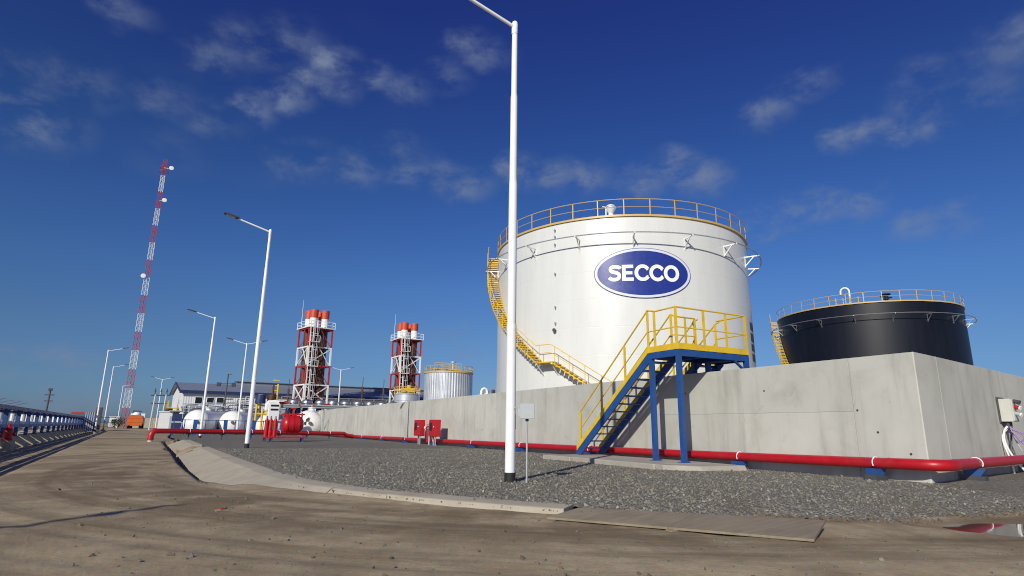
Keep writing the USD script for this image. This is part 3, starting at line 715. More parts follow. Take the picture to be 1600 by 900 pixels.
def make_tank(name, label, centre, shell_mat, ring_mat, facing, path, brackets, posts_off):
    t = thing(name, label, 'tank', (centre[0], centre[1], 0.0))
    R, H = 9.6, 14.38
    part(t, 'shell', lathe([(R, -0.1), (R, 4), (R, 8), (R, 12), (R, H)], 192), shell_mat, smooth=50)
    part(t, 'roof', lathe([(R - .02, H - .02), (R * .5, H + .35), (0.01, H + .7)], 96), shell_mat, smooth=40)
    part(t, 'rim_plate', lathe([(R + .005, H - .02), (R + .1, H - .02), (R + .1, H + .11), (R + .075, H + .11), (R + .075, H), (R + .005, H)], 160), 'rail_gold', smooth=20)
    for k in range(36):
        a = rad(k * 10 + posts_off); p = pol(R + .06, a, 0)
        v = merge([rotz(box(-.012, .012, -.035, .035, 0, 1.14), a), rotz(box(-.05, .01, -.03, .03, .0, .02), a)])
        part(t, 'rail_post', off(v, (p[0], p[1], H + .02)), 'rail_gold')
    part(t, 'top_rail', ring(R + .06, H + 1.17, .028, 160), 'rail_gold', smooth=40)
    part(t, 'middle_rail', ring(R + .06, H + .63, .02, 160), 'rail_gold', smooth=40)
    RR_ = R + .93
    part(t, 'cooling_ring', ring(RR_, 13.0, .042, 180), ring_mat, smooth=40)
    for a in brackets:
        a = rad(a)
        v = merge([bar(pol(R - .02, a, 12.96), pol(RR_ + .06, a, 12.96), .07, .08), bar(pol(R - .01, a, 12.28), pol(R + .62, a, 12.93), .06, .06), bar(pol(R + .015, a, 12.2), pol(R + .015, a, 13.02), .1, .025)])
        part(t, 'ring_bracket', v, 'white_paint' if shell_mat == 'tank_white' else 'steel')
    # the stair round the shell: path = (angle, height) from the ground up; a level stretch is a landing
    inn, out = R + .06, R + .86
    pa_ = np.array([p[0] for p in path], float); pz = np.array([p[1] for p in path], float)
    s = np.concatenate([[0], np.cumsum(np.hypot(np.abs(np.diff(np.radians(pa_))) * (R + .46), np.diff(pz)))])
    f = lambda u: (np.radians(np.interp(u, s, pa_)), np.interp(u, s, pz))
    for i in range(len(path) - 1):
        (a0, z0), (a1, z1) = path[i], path[i + 1]
        if abs(z1 - z0) < .05:                                         # landing
            A = np.linspace(rad(a0), rad(a1), 6)
            v = [pol(r, a, z) for a in A for r in (inn, out) for z in (z0 - .04, z0)]
            F = []
            for q in range(5):
                b = q * 4; F += [[b + 1, b + 3, b + 7], [b + 1, b + 7, b + 5], [b, b + 6, b + 2], [b, b + 4, b + 6], [b + 2, b + 6, b + 7], [b + 2, b + 7, b + 3], [b, b + 1, b + 5], [b, b + 5, b + 4]]
            part(t, 'landing', (np.array(v), np.array(F)), 'yellow_paint')
            part(t, 'landing_bracket', merge([bar(pol(R - .02, rad(a), z0 - .1), pol(out, rad(a), z0 - .1), .06, .08) for a in (a0, a1)] + [bar(pol(R, rad(a), z0 - .8), pol(out - .1, rad(a), z0 - .12), .05, .05) for a in (a0, a1)]), 'white_paint')
            continue
        n = max(1, round((z1 - z0) / .2))
        for q in range(n):
            u = (q + .5) / n; a = rad(a0 + (a1 - a0) * u); z = z0 + (z1 - z0) * u
            da = .14 / (R + .46)
            v = hull([pol(r, a + w * da, z + h) for r in (inn, out) for w in (-1, 1) for h in (-.06, 0.0)])
            part(t, 'tread', v, 'yellow_paint')
        for nm, r, wd in (('stringer', out, .022), ('stringer', inn, .022)):
            A = np.linspace(a0, a1, max(8, int(abs(a1 - a0) / 1.5))); Z = np.linspace(z0, z1, len(A))
            v = np.array([pol(r + w, rad(a), z + h) for a, z in zip(A, Z) for w in (0, wd) for h in ((-.12, .03) if r == inn else (-.05, .02))]); F = []
            for q in range(len(A) - 1):
                b = q * 4
                for (c, d) in ((0, 1), (1, 3), (3, 2), (2, 0)):
                    F += [[b + c, b + d, b + 4 + d], [b + c, b + 4 + d, b + 4 + c]]
            part(t, nm, (v, np.array(F)), 'yellow_paint')
    U = np.arange(.3, s[-1], 1.15)
    for u in U:
        a, z = f(u); part(t, 'stair_post', cyl(pol(out + .02, a, z - .1), pol(out + .02, a, z + 1.1), .021, 6), 'yellow_paint')
    U = np.linspace(0, s[-1], 110)
    for nm, h, r_ in (('stair_handrail', 1.1, .024), ('stair_middle_rail', .58, .017)):
        part(t, nm, tube([pol(out + .02, a, z + h) for a, z in map(f, U)], r_, 6), 'yellow_paint', smooth=40)
    # gate frame where the stair reaches the rim
    a, z = f(s[-1])
    part(t, 'rim_platform', hull([pol(r, a + w, zz) for r in (R - .1, out + .1) for w in (-.07, .03) for zz in (H - .03, H + .02)]), 'galvanised')
    return t, R, H


W0 = -128.8
wt, WR, WH = make_tank('white_tank', 'tall white storage tank with a blue oval sign and yellow spiral stair', (29.0, 36.1), 'tank_white', 'galvanised', W0,
                       [(-112, .3), (-133, 2.72), (-153.2, 5.04), (-159.6, 5.04), (-172, 6.75), (-186, 8.9), (-200, 11.6), (-214, 14.38)],
                       [-122.9 + 20.5 * q for q in range(-8, 9)], 4.0)
# the oval sign: rim, face and letters bent to the shell
LA, LZ = rad(-119.4), 10.58


def wrap(poly, r0, r1, step=.16):
    """A flat outline (metres, x to the right as read) bent on to the shell between radii r0 and r1."""
    out = []
    x0, _, x1, _ = poly.bounds
    for x in np.arange(x0, x1, step):
        c = poly.intersection(sbox(x, -9, x + step, 9))
        for g in getattr(c, 'geoms', [c]):
            if g.geom_type == 'Polygon' and g.area > 1e-6:
                m = trimesh.creation.extrude_polygon(g, 1.0); v = np.array(m.vertices)
                a = LA + v[:, 0] / 9.6; r = np.where(v[:, 2] > .5, r1, r0)
                out.append((np.stack([r * np.cos(a), r * np.sin(a), LZ + v[:, 1]], 1), np.array(m.faces)))
    return merge(out)


ell = lambda a, b: affinity.scale(Point(0, 0).buffer(1, 64), a, b)
sign = part(wt, 'oval_sign', wrap(ell(2.92, 1.47), WR + .02, WR + .06), 'sign_blue', label='dark blue oval sign with white lettering')
part(sign, 'sign_rim', wrap(ell(3.06, 1.6).difference(ell(2.9, 1.45)), WR + .015, WR + .066), 'sign_rim', world=False)
part(sign, 'sign_edge', wrap(ell(3.11, 1.64).difference(ell(3.055, 1.595)), WR + .012, WR + .05), 'fascia_blue', world=False)


def arc_band(rx, ry, th, a0, a1):
    """Letter stroke: an elliptical band from angle a0 to a1 (degrees)."""
    t_ = np.radians(np.linspace(a0, a1, 60))
    return Polygon([(rx * math.cos(x), ry * math.sin(x)) for x in t_] + [((rx - th) * math.cos(x), (ry - th) * math.sin(x)) for x in t_[::-1]])


h_, st = 1.08, .245
oo = ell(.56, h_ / 2 + .02).difference(ell(.56 - st, h_ / 2 + .02 - st * .95))
cc_ = oo.difference(Polygon([(0, 0), (1, .52), (1, -.52)])).difference(sbox(.39, -.3, 1, .3))
ee = sbox(0, -h_ / 2, st, h_ / 2).union(sbox(0, -h_ / 2, .78, -h_ / 2 + .225)).union(sbox(0, h_ / 2 - .225, .77, h_ / 2)).union(sbox(0, -.105, .70, .105))
sp = [(.385, .30), (.30, .385), (.15, .435), (.0, .445), (-.16, .42), (-.26, .345), (-.285, .25), (-.245, .155), (-.13, .085), (.0, .045), (.15, .0), (.265, -.075), (.305, -.19), (.275, -.315), (.18, -.405), (.02, -.445), (-.14, -.44), (-.28, -.39), (-.385, -.3)]
from scipy.interpolate import splprep, splev
tck, _ = splprep(np.array(sp).T, s=0); ss_ = np.array(splev(np.linspace(0, 1, 80), tck)).T * [1.0, .97]
sS = LineString(ss_).buffer(.118, cap_style='flat')
x = -2.42
for g, w, gap in ((affinity.translate(sS, .43, 0), .86, .07), (ee, .78, .07), (affinity.translate(cc_, .56, 0), .99, .03), (affinity.translate(cc_, .56, 0), .99, .03), (affinity.translate(oo, .56, 0), 1.12, 0)):
    g = affinity.scale(affinity.translate(g, x, 0), .905, .97, origin=(0, 0)); x += w + gap
    part(sign, 'letter', wrap(g, WR + .058, WR + .075, .1), 'sign_white', world=False)
# dark lettering seen edge-on at the right of the shell
for k_, (z0, z1) in enumerate([(8.3, 7.75), (7.55, 6.95), (6.8, 6.3), (6.1, 5.6)]):
    q = [pol(r, rad(a), z) for a in np.linspace(-62, -54, 8) for r in (WR + .004, WR + .012) for z in (z1, z0)]
    F = []
    for b in range(0, 28, 4):
        F += [[b + 2, b + 6, b + 7], [b + 2, b + 7, b + 3], [b, b + 5, b + 4], [b, b + 1, b + 5]]
    part(wt, 'dark_lettering', (np.array(q), np.array(F)), 'dark_grey')
# vent and small fittings
va = rad(-131.2); vc = pol(WR - .75, va, WH)
part(wt, 'roof_vent', lathe([(.0, 0), (.17, 0), (.17, .45), (.15, .5), (.36, .85), (.36, .95), (.27, .97), (.27, 1.06), (.0, 1.1)], 24, vc), 'white_paint', smooth=30)
part(wt, 'roof_fitting', merge([cyl(pol(WR - .6, va - .035, WH), pol(WR - .6, va - .035, WH + .9), .05, 8), cyl(pol(WR - .6, va - .035, WH + .9), pol(WR - .5, va - .06, WH + .95), .05, 8)]), 'white_paint')
for z in (13.95, 13.5, 12.95, 10.93, 8.69, 7.63):
    part(wt, 'shell_lug', merge([bar(pol(WR - .01, rad(-154), z), pol(WR + .14, rad(-154), z), .1, .05), bar(pol(WR + .12, rad(-154), z + .06), pol(WR + .12, rad(-154), z - .12), .07, .03)]), 'galvanised')
part(wt, 'sample_nozzle', merge([cyl(pol(WR - .02, rad(-154.2), 7.15), pol(WR + .2, rad(-154.2), 7.15), .07, 14), cyl(pol(WR + .2, rad(-154.2), 7.15), pol(WR + .23, rad(-154.2), 7.15), .12, 14)]), 'dark_grey', smooth=30)

bt, BR, BH = make_tank('black_tank', 'black storage tank with a silver ring pipe behind the bund wall', (70.7, 41.5), 'tank_black', 'steel', -149.6,
                       [(178, 3.0), (162, 6.2), (149, 9.0), (138.5, 11.6), (127, 14.38)], [-155 + 20.5 * q for q in range(-8, 9)], 1.0)
ga = rad(-157); g0 = pol(BR - .5, ga, BH)
part(bt, 'gooseneck_vent', tube([g0, g0 + [0, 0, 1.55]] + [g0 + [0, 0, 1.55] + np.array([math.sin(ga) * (-1), math.cos(ga), 0]) * (-(1 - math.cos(u)) * .42) + np.array([0, 0, math.sin(u) * .42]) for u in np.linspace(.2, math.pi, 9)] + [g0 + [0, 0, 1.25] - np.array([-math.sin(ga), math.cos(ga), 0]) * .84], .1, 10), 'white_paint', smooth=40)
ga = rad(-136); g0 = pol(BR - .35, ga, BH)
part(bt, 'roof_valve', merge([lathe([(.0, 0), (.16, 0), (.16, .3), (.3, .32), (.3, .42), (.16, .44), (.2, .7), (.45, .8), (.45, .9), (.1, 1.0), (0, 1.02)], 16, g0), bar(g0 + [-.7, .2, .55], g0 + [.7, -.2, .55], .12, .12)]), 'black_rubber', smooth=30)
for q in range(5):
    ga = rad(-170 + 4.5 * q); g0 = pol(BR - .3, ga, BH)
    part(bt, 'roof_fitting', merge([cyl(g0, g0 + [0, 0, .8 + .1 * (q % 2)], .05, 8), bar(g0 + [-.2, 0, .7], g0 + [.2, 0, .7], .05, .05)]), 'yellow_paint')

# ------------------------------------------------------------------ access stair over the wall
st_ = thing('access_stair', 'blue steel access stair with yellow rails climbing over the bund wall', 'stairs', (10.4, 11.7, .25))
ZB, ZT, Y0, Y1 = .26, 2.93, 14.98, 11.69                                  # foot, platform, where the flight starts and ends
XO, XI = 10.35, 11.17
nT = 12


def flight(t, xo, xi, y0, y1, zb, zt, n, rail_in=True, world=True):
    d = np.array([0, y1 - y0, zt - zb]); d = d / np.linalg.norm(d)
    for x_, w in ((xo, .045), (xi, .045)):
        wpart(t, 'stringer', hull([(x_ + s * w / 2, y, z) for s in (-1, 1) for (y, z) in ((y0 + .12, zb), (y0 - .10, zb), (y0 + .12, zb + .08), (y1 - .02, zt - .02), (y1 - .02, zt - .19), (y1 + .08, zt - .02))]), 'blue_paint')
        wpart(t, 'toe_board', hull([(x_ + s * .012 - .004, y, z) for s in (-1, 1) for (y, z) in ((y0 + .1, zb + .11), (y0 + .1, zb + .26), (y1 + .08, zt + .0), (y1 + .08, zt + .15))]), 'yellow_paint')
    for q in range(n):
        u = (q + .5) / n; y = y0 + (y1 - y0) * u - .0; z = zb + (zt - zb) * (q + 1) / (n + 1)
        wpart(t, 'tread', cbox(min(xo, xi) + .025, max(xo, xi) - .025, y - .125, y + .125, z - .035, z, .006), 'blue_paint')


flight(st_, XO, XI, Y0, Y1, ZB, ZT, nT)
YF = 10.72; XE = 12.8
# platform frame and deck
for p, q_ in (((XO, YF, 0), (XO, Y1, 0)), ((XO, YF, 0), (XE, YF, 0)), ((XO, Y1, 0), (XE, Y1, 0)), ((XE, YF, 0), (XE, Y1, 0)), ((11.2, YF, 0), (11.2, Y1, 0)), ((12.1, YF, 0), (12.1, Y1, 0))):
    p, q_ = np.array(p, float), np.array(q_, float); p[2] = q_[2] = ZT - .085
    e_ = (q_ - p) / np.linalg.norm(q_ - p) * (-.033 if XO < p[0] < XE and p[0] == q_[0] else .026 if p[0] == q_[0] else -.032)
    wpart(st_, 'platform_beam', bar(p - e_, q_ + e_, .06, .16), 'blue_paint')
for k_ in range(9):
    y = YF + .04 + k_ * (Y1 - YF - .08) / 8.2
    wpart(st_, 'deck_plank', box(XO + .035, XE - .035, y, y + .095, ZT - .004, ZT + .026), 'blue_paint')
for (x_, y_) in ((XO + .03, Y1), (XO + .03, YF)):
    wpart(st_, 'column', merge([box(x_ - .055, x_ + .055, y_ - .055, y_ + .055, .25, ZT - .006), box(x_ - .11, x_ + .11, y_ - .11, y_ + .11, .25, .268)]), 'blue_paint')
for (x_, y_) in ((XE - .06, YF), (XE - .06, Y1), (11.86, Y1), (11.86, YF + .48)):
    wpart(st_, 'wall_foot', merge([box(x_ - .055, x_ + .055, y_ - .055, y_ + .055, WTOP - .0 if x_ < 12.0 else 1.2, ZT - .166), box(x_ - .1, x_ + .1, y_ - .1, y_ + .1, WTOP, WTOP + .015) if x_ < 12.0 else box(x_ - .08, x_ + .08, y_ - .08, y_ + .08, 1.2, 1.215)]), 'blue_paint')
wpart(st_, 'brace', bar((XE - .5, YF, ZT - .17), (XE - .06, YF, ZT - .46), .05, .05), 'blue_paint')
wpart(st_, 'brace', bar((11.86, YF + .48, WTOP + .25), (12.2, YF + .02, ZT - .17), .05, .05), 'blue_paint')
RT_ = 1.05


def post(x_, y_, z0, z1, w=.075, along='y'):
    if along == 'y':
        m = merge([box(x_ - .006, x_ + .006, y_ - w / 2, y_ + w / 2, z0, z1), box(x_ + .007, x_ + .04, y_ - .006, y_ + .006, z0, z1 - .03)])
    else:
        m = merge([box(x_ - w / 2, x_ + w / 2, y_ - .006, y_ + .006, z0, z1), box(x_ - .006, x_ + .006, y_ + .007, y_ + .04, z0, z1 - .03)])
    wpart(st_, 'rail_post', m, 'yellow_paint')


def rail(pts, name, r=.021):
    wpart(st_, name, tube(pts, r, 8), 'yellow_paint', smooth=40)


sl = (ZT - ZB) / (Y1 - Y0)
zs = lambda y: ZB + (y - Y0) * sl
for X_ in (XO, XI):
    for y in (14.9, 13.82, 12.74, 11.76):
        post(X_, y, zs(y) + .05, zs(y) + 1.15)
    rail([(X_, 14.93, zs(14.93) + 1.16), (X_, 11.76, zs(11.76) + 1.16)], 'handrail')
    rail([(X_, 14.93, zs(14.93) + .66), (X_, 11.76, zs(11.76) + .62)], 'middle_rail', .016)
# guards round the platform: front (towards the road), near side, end
for (x_, y_, al) in ((XO, 11.5, 'y'), (XO, YF, 'y'), (11.29, YF, 'x'), (12.08, YF, 'x'), (XE, YF, 'x')):
    post(x_, y_, ZT - .05, ZT + RT_, .085, al)
for nm, z, r in (('handrail', ZT + RT_, .021), ('middle_rail', ZT + .55, .016)):
    rail([(XO, 11.76, z + (.07 if z > ZT + .8 else .0)), (XO, 11.45, z), (XO, YF, z), (XE, YF, z)], nm, r)
    rail([(XE, YF, z), (XE, Y1, z)], nm, r)
wpart(st_, 'toe_board', box(XO - .012, XO - .0, YF - .012, Y1 + .05, ZT + .0, ZT + .15), 'yellow_paint')
wpart(st_, 'toe_board', box(XO, XE + .02, YF - .042, YF - .034, ZT + .0, ZT + .15), 'yellow_paint')
wpart(st_, 'toe_board', box(XE + .03, XE + .042, YF, Y1, ZT + .0, ZT + .15), 'yellow_paint')
# guard between the two flights and the flight down inside
for x_ in (XI + .1, 11.62, 11.98):
    post(x_, Y1, ZT - .05, ZT + RT_, .07, 'x')
for nm, z, r in (('handrail', ZT + RT_, .021), ('middle_rail', ZT + .55, .016)):
    rail([(XI, 11.76, zs(11.76) + 1.16) if z > ZT + .8 else (XI, 11.76, z), (XI + .1, Y1, z), (11.98, Y1, z), (12.1, 11.9, z - .1)], nm, r)
X2, X3, Y2 = 12.12, 12.94, 14.98
flight(st_, X2, X3, Y2, Y1, .26, ZT, nT)
for X_ in (X2, X3):
    for y in (13.82, 12.74, 11.86):
        post(X_, y, zs(y) + .05, zs(y) + 1.15)
    rail([(X_, 14.93, zs(14.93) + 1.16), (X_, 11.86, zs(11.86) + 1.14), (X_, Y1 + .02, ZT + RT_)], 'handrail')
    rail([(X_, 14.93, zs(14.93) + .66), (X_, 11.86, zs(11.86) + .62)], 'middle_rail', .016)

# ------------------------------------------------------------------ the fire main along the wall
PX = 11.42


def pipe_z(y):
    return float(np.interp(y, [6, 10, 15, 28, 49, 62], [.455, .41, .375, .31, .21, .15]))


main = thing('fire_main', 'long red fire water pipe running low along the foot of the wall', 'pipe', (PX, 6, 0))
ys = np.concatenate([np.arange(61, 7, -2.0), [6.6]])
corner = [(PX, 6.25, pipe_z(6)), (PX + .03, 5.98, pipe_z(6)), (PX + .12, 5.82, pipe_z(6)), (PX + .3, 5.76, pipe_z(6)), (PX + .6, 5.81, pipe_z(6))]
rpts = [np.array([PX + .6, 5.81, pipe_z(6)]) + np.append(RWD * s_, -.004 * s_) for s_ in (2, 5, 9, 14)]
lead = [(PX, y, pipe_z(y)) for y in ys if y > 6.4]
wpart(main, 'pipe_run', tube(lead, .097, 18), 'red_paint', smooth=40)
wpart(main, 'pipe_elbow', tube([lead[-1]] + corner, .0985, 18), 'red_paint', smooth=60)
wpart(main, 'pipe_run', tube([corner[-1]] + rpts, .097, 18), 'red_paint', smooth=40)
for p, d in [((PX, 6.6, pipe_z(6.6)), (0, 1, 0)), (tuple(np.array(corner[-1])), (*RWD, 0)), ((PX, 13.3, pipe_z(13.3)), (0, 1, 0)), ((PX, 19.9, pipe_z(19.9)), (0, 1, 0)), ((PX, 27.5, pipe_z(27.5)), (0, 1, 0)), ((PX, 34.5, pipe_z(34.5)), (0, 1, 0))]:
    p, d = np.array(p), np.array(d, float)
    wpart(main, 'weld_collar', cyl(p - d * .012, p + d * .012, .102, 18), 'red_paint', smooth=40)
sup = [((PX, y), (0, 1.0)) for y in (10.0, 6.85, 15.9, 20.4, 24.9, 29.6, 34.2, 39, 44)] + [(tuple(np.array(corner[-1][:2]) + RWD * s_), tuple(RWD)) for s_ in (1.2, 5.6, 9.5)]
for (x_, y_), d in sup:
    d = np.array(d); n_ = np.array([-d[1], d[0]]); z = pipe_z(y_) if abs(x_ - PX) < .01 else pipe_z(6) - .004 * (x_ - PX)
    c = np.array([x_, y_])
    tri = [np.append(c + d * a + n_ * b, zz) for a in (-.09, .09) for (b, zz) in ((-.16, z - .097), (.2, z - .097), (.2, z - .2), (-.06, z - .23))]
    wpart(main, 'support_saddle', hull(tri), 'blue_paint')
    wpart(main, 'support_foot', hull([np.append(c + d * a + n_ * b, zz) for a in (-.11, .11) for (b, zz) in ((-.13, z - .23), (.22, z - .2), (.22, -.15), (-.13, -.15))]), 'dark_grey')
    ta = np.linspace(-.5, math.pi + .5, 13)
    wpart(main, 'pipe_clamp', tube([np.append(c + n_ * math.cos(a) * .107, z + math.sin(a) * .107) for a in ta] , .011, 6), 'white_paint', smooth=40)

# the raised branch that crosses to the road edge
br = thing('raised_branch_pipe', 'red pipe on thin posts crossing from the wall to the road edge', 'pipe', (-1.74, 39.7, 0))
A0, A1 = np.array([-1.62, 39.75, .60]), np.array([10.4, 46.4, .42])
dd = (A1 - A0) / np.linalg.norm(A1 - A0)
wpart(br, 'pipe_run', tube([A0 + dd * .3, A0 + dd * 4, A0 + dd * 8, A1], .145, 14), 'red_paint', smooth=40)
wpart(br, 'pipe_elbow', tube([A0 + dd * .32, A0 + dd * .12 + [0, 0, -.01], A0 + [0, 0, -.1], A0 - dd * .05 + [0, 0, -.25], A0 - dd * .05 + [0, 0, -.5]], [.145, .15, .155, .16, .165], 14), 'red_paint', smooth=60)
wpart(br, 'end_flange', cyl(A0 - dd * .05 + [0, 0, -.5], A0 - dd * .05 + [0, 0, -.64], .13, 14), 'box_beige', smooth=30)
wpart(br, 'pipe_elbow', tube([A1 - dd * .05, A1 + dd * .25, A1 + dd * .5 + [0, 0, -.12], np.array([PX, 46.9, pipe_z(46.9)])], .14, 12), 'red_paint', smooth=60)
for s_ in (2.1, 4.2, 6.2, 8.3, 10.6, 12.6):
    p = A0 + dd * s_
    wpart(br, 'pipe_post', merge([bar((p[0], p[1], -.1), (p[0], p[1], p[2] - .1), .07, .07), bar((p[0] - .14, p[1], p[2] - .15), (p[0] + .14, p[1], p[2] - .15), .08, .06)]), 'dark_grey' if s_ < 5 else 'blue_paint')
    ta = np.linspace(-.3, math.pi + .3, 11); n_ = np.array([-dd[1], dd[0]])
    wpart(br, 'pipe_clamp', tube([np.append(p[:2] + n_ * math.cos(a) * .155, p[2] + math.sin(a) * .155) for a in ta], .014, 5), 'white_paint')

# hose cabinets, standpipe and hydrant post by the wall
for (yc, lab) in ((30.65, 'left red fire hose cabinet standing before the grey wall'), (28.4, 'right red fire hose cabinet standing before the grey wall')):
    hc = thing('hose_cabinet', lab, 'hose cabinet', (10.95, yc, 0), group='hose cabinets at the wall')
    part(hc, 'cabinet_body', cbox(-.15, .15, -.42, .42, .52, 1.34, .015), 'red_paint')
    part(hc, 'door', cbox(-.172, -.152, -.40, .40, .54, 1.32, .008), 'red_paint')
    part(hc, 'window', box(-.176, -.171, -.05, .3, .8, 1.2), 'window_dark')
    part(hc, 'handle', sphere((-.185, -.28, 1.0), .035, (.6, 1, 1), 1), 'white_paint')
    part(hc, 'stand_leg', box(-.1, -.05, -.35, -.30, -.1, .52), 'galvanised'); part(hc, 'stand_leg', box(.05, .1, .30, .35, -.1, .52), 'galvanised')
sp_ = thing('hydrant_riser', 'red riser with a valve between the two hose cabinets', 'hydrant', (11.2, 29.9, 0))
part(sp_, 'riser', cyl((0, .15, .2), (0, .15, 1.05), .06, 12), 'red_paint', smooth=40)
part(sp_, 'valve', merge([cyl((-.16, .15, .95), (.1, .15, .95), .055, 10), lathe([(0, 0), (.1, 0), (.1, .03), (0, .03)], 12, (0, .15, 1.08))]), 'red_paint')
part(sp_, 'grey_post', merge([cyl((-.05, -.22, -.1), (-.05, -.22, .98), .045, 10), bar((-.05, -.5, .92), (-.05, .1, .92), .05, .05)]), 'galvanised')
part(sp_, 'hose_cap', cyl((-.2, .15, .95), (-.15, .15, .95), .07, 12), 'white_paint')
# ------------------------------------------------------------------ lamp posts


def luminaire(t, s):
    """Flat LED head at the end of an arm that runs towards s * x."""
    u = np.array([s * math.cos(.22), 0, math.sin(.22)]); b = np.array([s * 1.25, 0, 8.73 + .28])
    n_ = np.array([-u[2] * s, 0, abs(u[0])]); n_ = n_ / np.linalg.norm(n_)
    h = [b + u * a + np.array([0, w, 0]) + n_ * z for a, w, z in ((0, .06, 0), (0, -.06, 0), (.12, .14, .0), (.12, -.14, .0), (.62, .15, 0), (.62, -.15, 0), (.66, .1, .01), (.66, -.1, .01), (.1, .08, .07), (.1, -.08, .07), (.55, .1, .06), (.55, -.1, .06))]
    part(t, 'luminaire', hull(h), 'dark_grey')
    part(t, 'light_panel', hull([b + u * a + np.array([0, w, 0]) - n_ * z for a in (.2, .56) for w in (-.11, .11) for z in (.001, .012)]), 'box_grey')


def make_lamp(name, label, loc, group, double=False):
    t = thing(name, label, 'street lamp', loc, 0, group)
    part(t, 'foot_band', lathe([(.0, 0), (.094, 0), (.094, .2), (.086, .2)], 20), 'black_rubber', smooth=40)
    part(t, 'pole', lathe([(.087, .2), (.085, 2.55), (.088, 2.56), (.088, 2.66), (.08, 2.7), (.077, 5.32), (.07, 5.42), (.066, 7.1), (.058, 7.2), (.055, 8.55)], 20), 'lamp_white', smooth=35)
    part(t, 'pole_cap', lathe([(.062, 8.5), (.064, 8.72), (.05, 8.78), (0, 8.79)], 16), 'lamp_white', smooth=35)
    part(t, 'access_hatch', merge([cbox(.072, .096, -.04, .04, .9, 1.15, .006)]), 'lamp_white')
    for s in ((-1, 1) if double else (-1,)):
        part(t, 'arm', tube([(0, 0, 8.66), (s * .12, 0, 8.7), (s * 1.32, 0, 8.73 + .29)], .034, 10), 'lamp_white', smooth=40)
        luminaire(t, s)
    part(t, 'footing', lathe([(.0, -.2), (.3, -.2), (.3, .01), (.26, .025), (0, .025)], 14), 'old_concrete')
    return t


L1 = make_lamp('lamp_post', 'nearest and tallest-looking white lamp post beside the grey junction box', (4.82, 8.99, .09), 'single-arm lamp posts on the gravel')
dup(L1, (2.25, 26.6, .06), 'white lamp post with its lamp head in view, second along the gravel', group='single-arm lamp posts on the gravel', sz=1.055)
dup(L1, (.98, 48.6, .0), 'white lamp post before the blue-roofed hall windows, third along the gravel', group='single-arm lamp posts on the gravel')
for (q, z, lab) in (((169.5, 547.5), 78.3, 'white lamp post left of the road next to the red canopy'), ((177.5, 573), 101.2, 'middle white lamp post left of the road beyond the red canopy'), ((192.5, 603), 148, 'farthest white lamp post left of the road close to the lattice mast')):
    p = at(*q, z)
    dup(L1, (p[0], z, p[2] - 8.73), lab, rz=math.pi + .05, group='lamp posts along the left of the road')
dup(L1, (-12.92, -2.3, 0), 'white lamp post outside the left edge whose thin shadow crosses the road', rz=rad(41), group='lamp posts along the left of the road')
D1 = make_lamp('twin_lamp_post', 'white twin-arm lamp post rising behind the second lamp post', (*at(386, 536, 63.1)[:2], .0), 'twin-arm lamp posts', True)
p = at(533, 577, 86); dup(D1, (p[0], p[1], .0), 'white twin-arm lamp post between the two chimney towers')
p = at(254, 592, 124); dup(D1, (p[0], p[1], .0), 'white twin-arm lamp post left of the blue-roofed hall')

# junction box on its own little post, tied to the lamp post
jb = thing('junction_box', 'light grey junction box on a thin post by the nearest lamp post', 'junction box', (4.97, 8.69, .1), rad(-28))
part(jb, 'post', cyl((0, 0, -.2), (0, 0, 1.06), .017, 10), 'galvanised', smooth=40)
part(jb, 'box_body', cbox(-.115, .115, -.07, .07, 1.06, 1.30, .008), 'box_grey')
part(jb, 'box_lid', cbox(-.12, .12, -.086, -.072, 1.055, 1.305, .006), 'box_grey')
part(jb, 'post_collar', cyl((0, 0, 1.02), (0, 0, 1.06), .028, 10), 'dark_grey')
part(jb, 'tie_bar', merge([bar((-.11, .02, 1.24), (-.24, .16, 1.24), .03, .03), bar((-.135, .0, 1.1), (-.135, .0, 1.26), .02, .03)]), 'galvanised')
for k_, (x_, y_, s_) in enumerate(((4.55, 8.85, 1.0), (5.15, 9.05, .8), (4.75, 8.72, .7), (5.35, 8.6, .6))):
    slab = thing('broken_slab', ['pale broken slab left of the nearest lamp post foot', 'pale broken slab right of the nearest lamp post foot', 'small broken slab before the nearest lamp post foot', 'small broken slab near the junction box post'][k_], 'rubble', (x_, y_, .1))
    v = rng.normal(size=(9, 3)) * [.13 * s_, .07 * s_, .012]
    part(slab, 'slab', hull(v + [0, 0, .02]), 'kerb_concrete')

# electrical box and cables on the right-hand wall
NR = np.array([RWD[1], -RWD[0]])


def rw(s_, o, z):
    p = np.array([WX, CY]) + RWD * (s_ - .45) + NR * o
    return np.array([p[0], p[1], z])


eb = thing('switch_box', 'beige electrical box with plugs fixed on the right-hand wall', 'electrical box', rw(5.0, 0, 1.2))
wpart(eb, 'back_plate', hull([rw(a, o, z) for a in (5.32, 5.9) for o in (.004, .03) for z in (1.24, 1.82)]), 'dark_grey')
wpart(eb, 'box_body', hull([rw(a, o, z) for a in (5.36, 5.86) for o in (.034, .25) for z in (1.27, 1.78)]), 'box_beige')
wpart(eb, 'box_door', hull([rw(a, o, z) for a in (5.38, 5.84) for o in (.252, .275) for z in (1.29, 1.76)]), 'box_beige')
for (z, m_) in ((1.60, 'red_paint'), (1.45, 'box_grey'), (1.73, 'dark_grey')):
    wpart(eb, 'plug', cyl(rw(5.5, .276, z), rw(5.48, .37, z - .03), .045, 12), m_, smooth=40)
    wpart(eb, 'plug_cap', cyl(rw(5.48, .37, z - .03), rw(5.475, .395, z - .04), .052, 12), 'white_paint' if m_ != 'dark_grey' else m_, smooth=40)
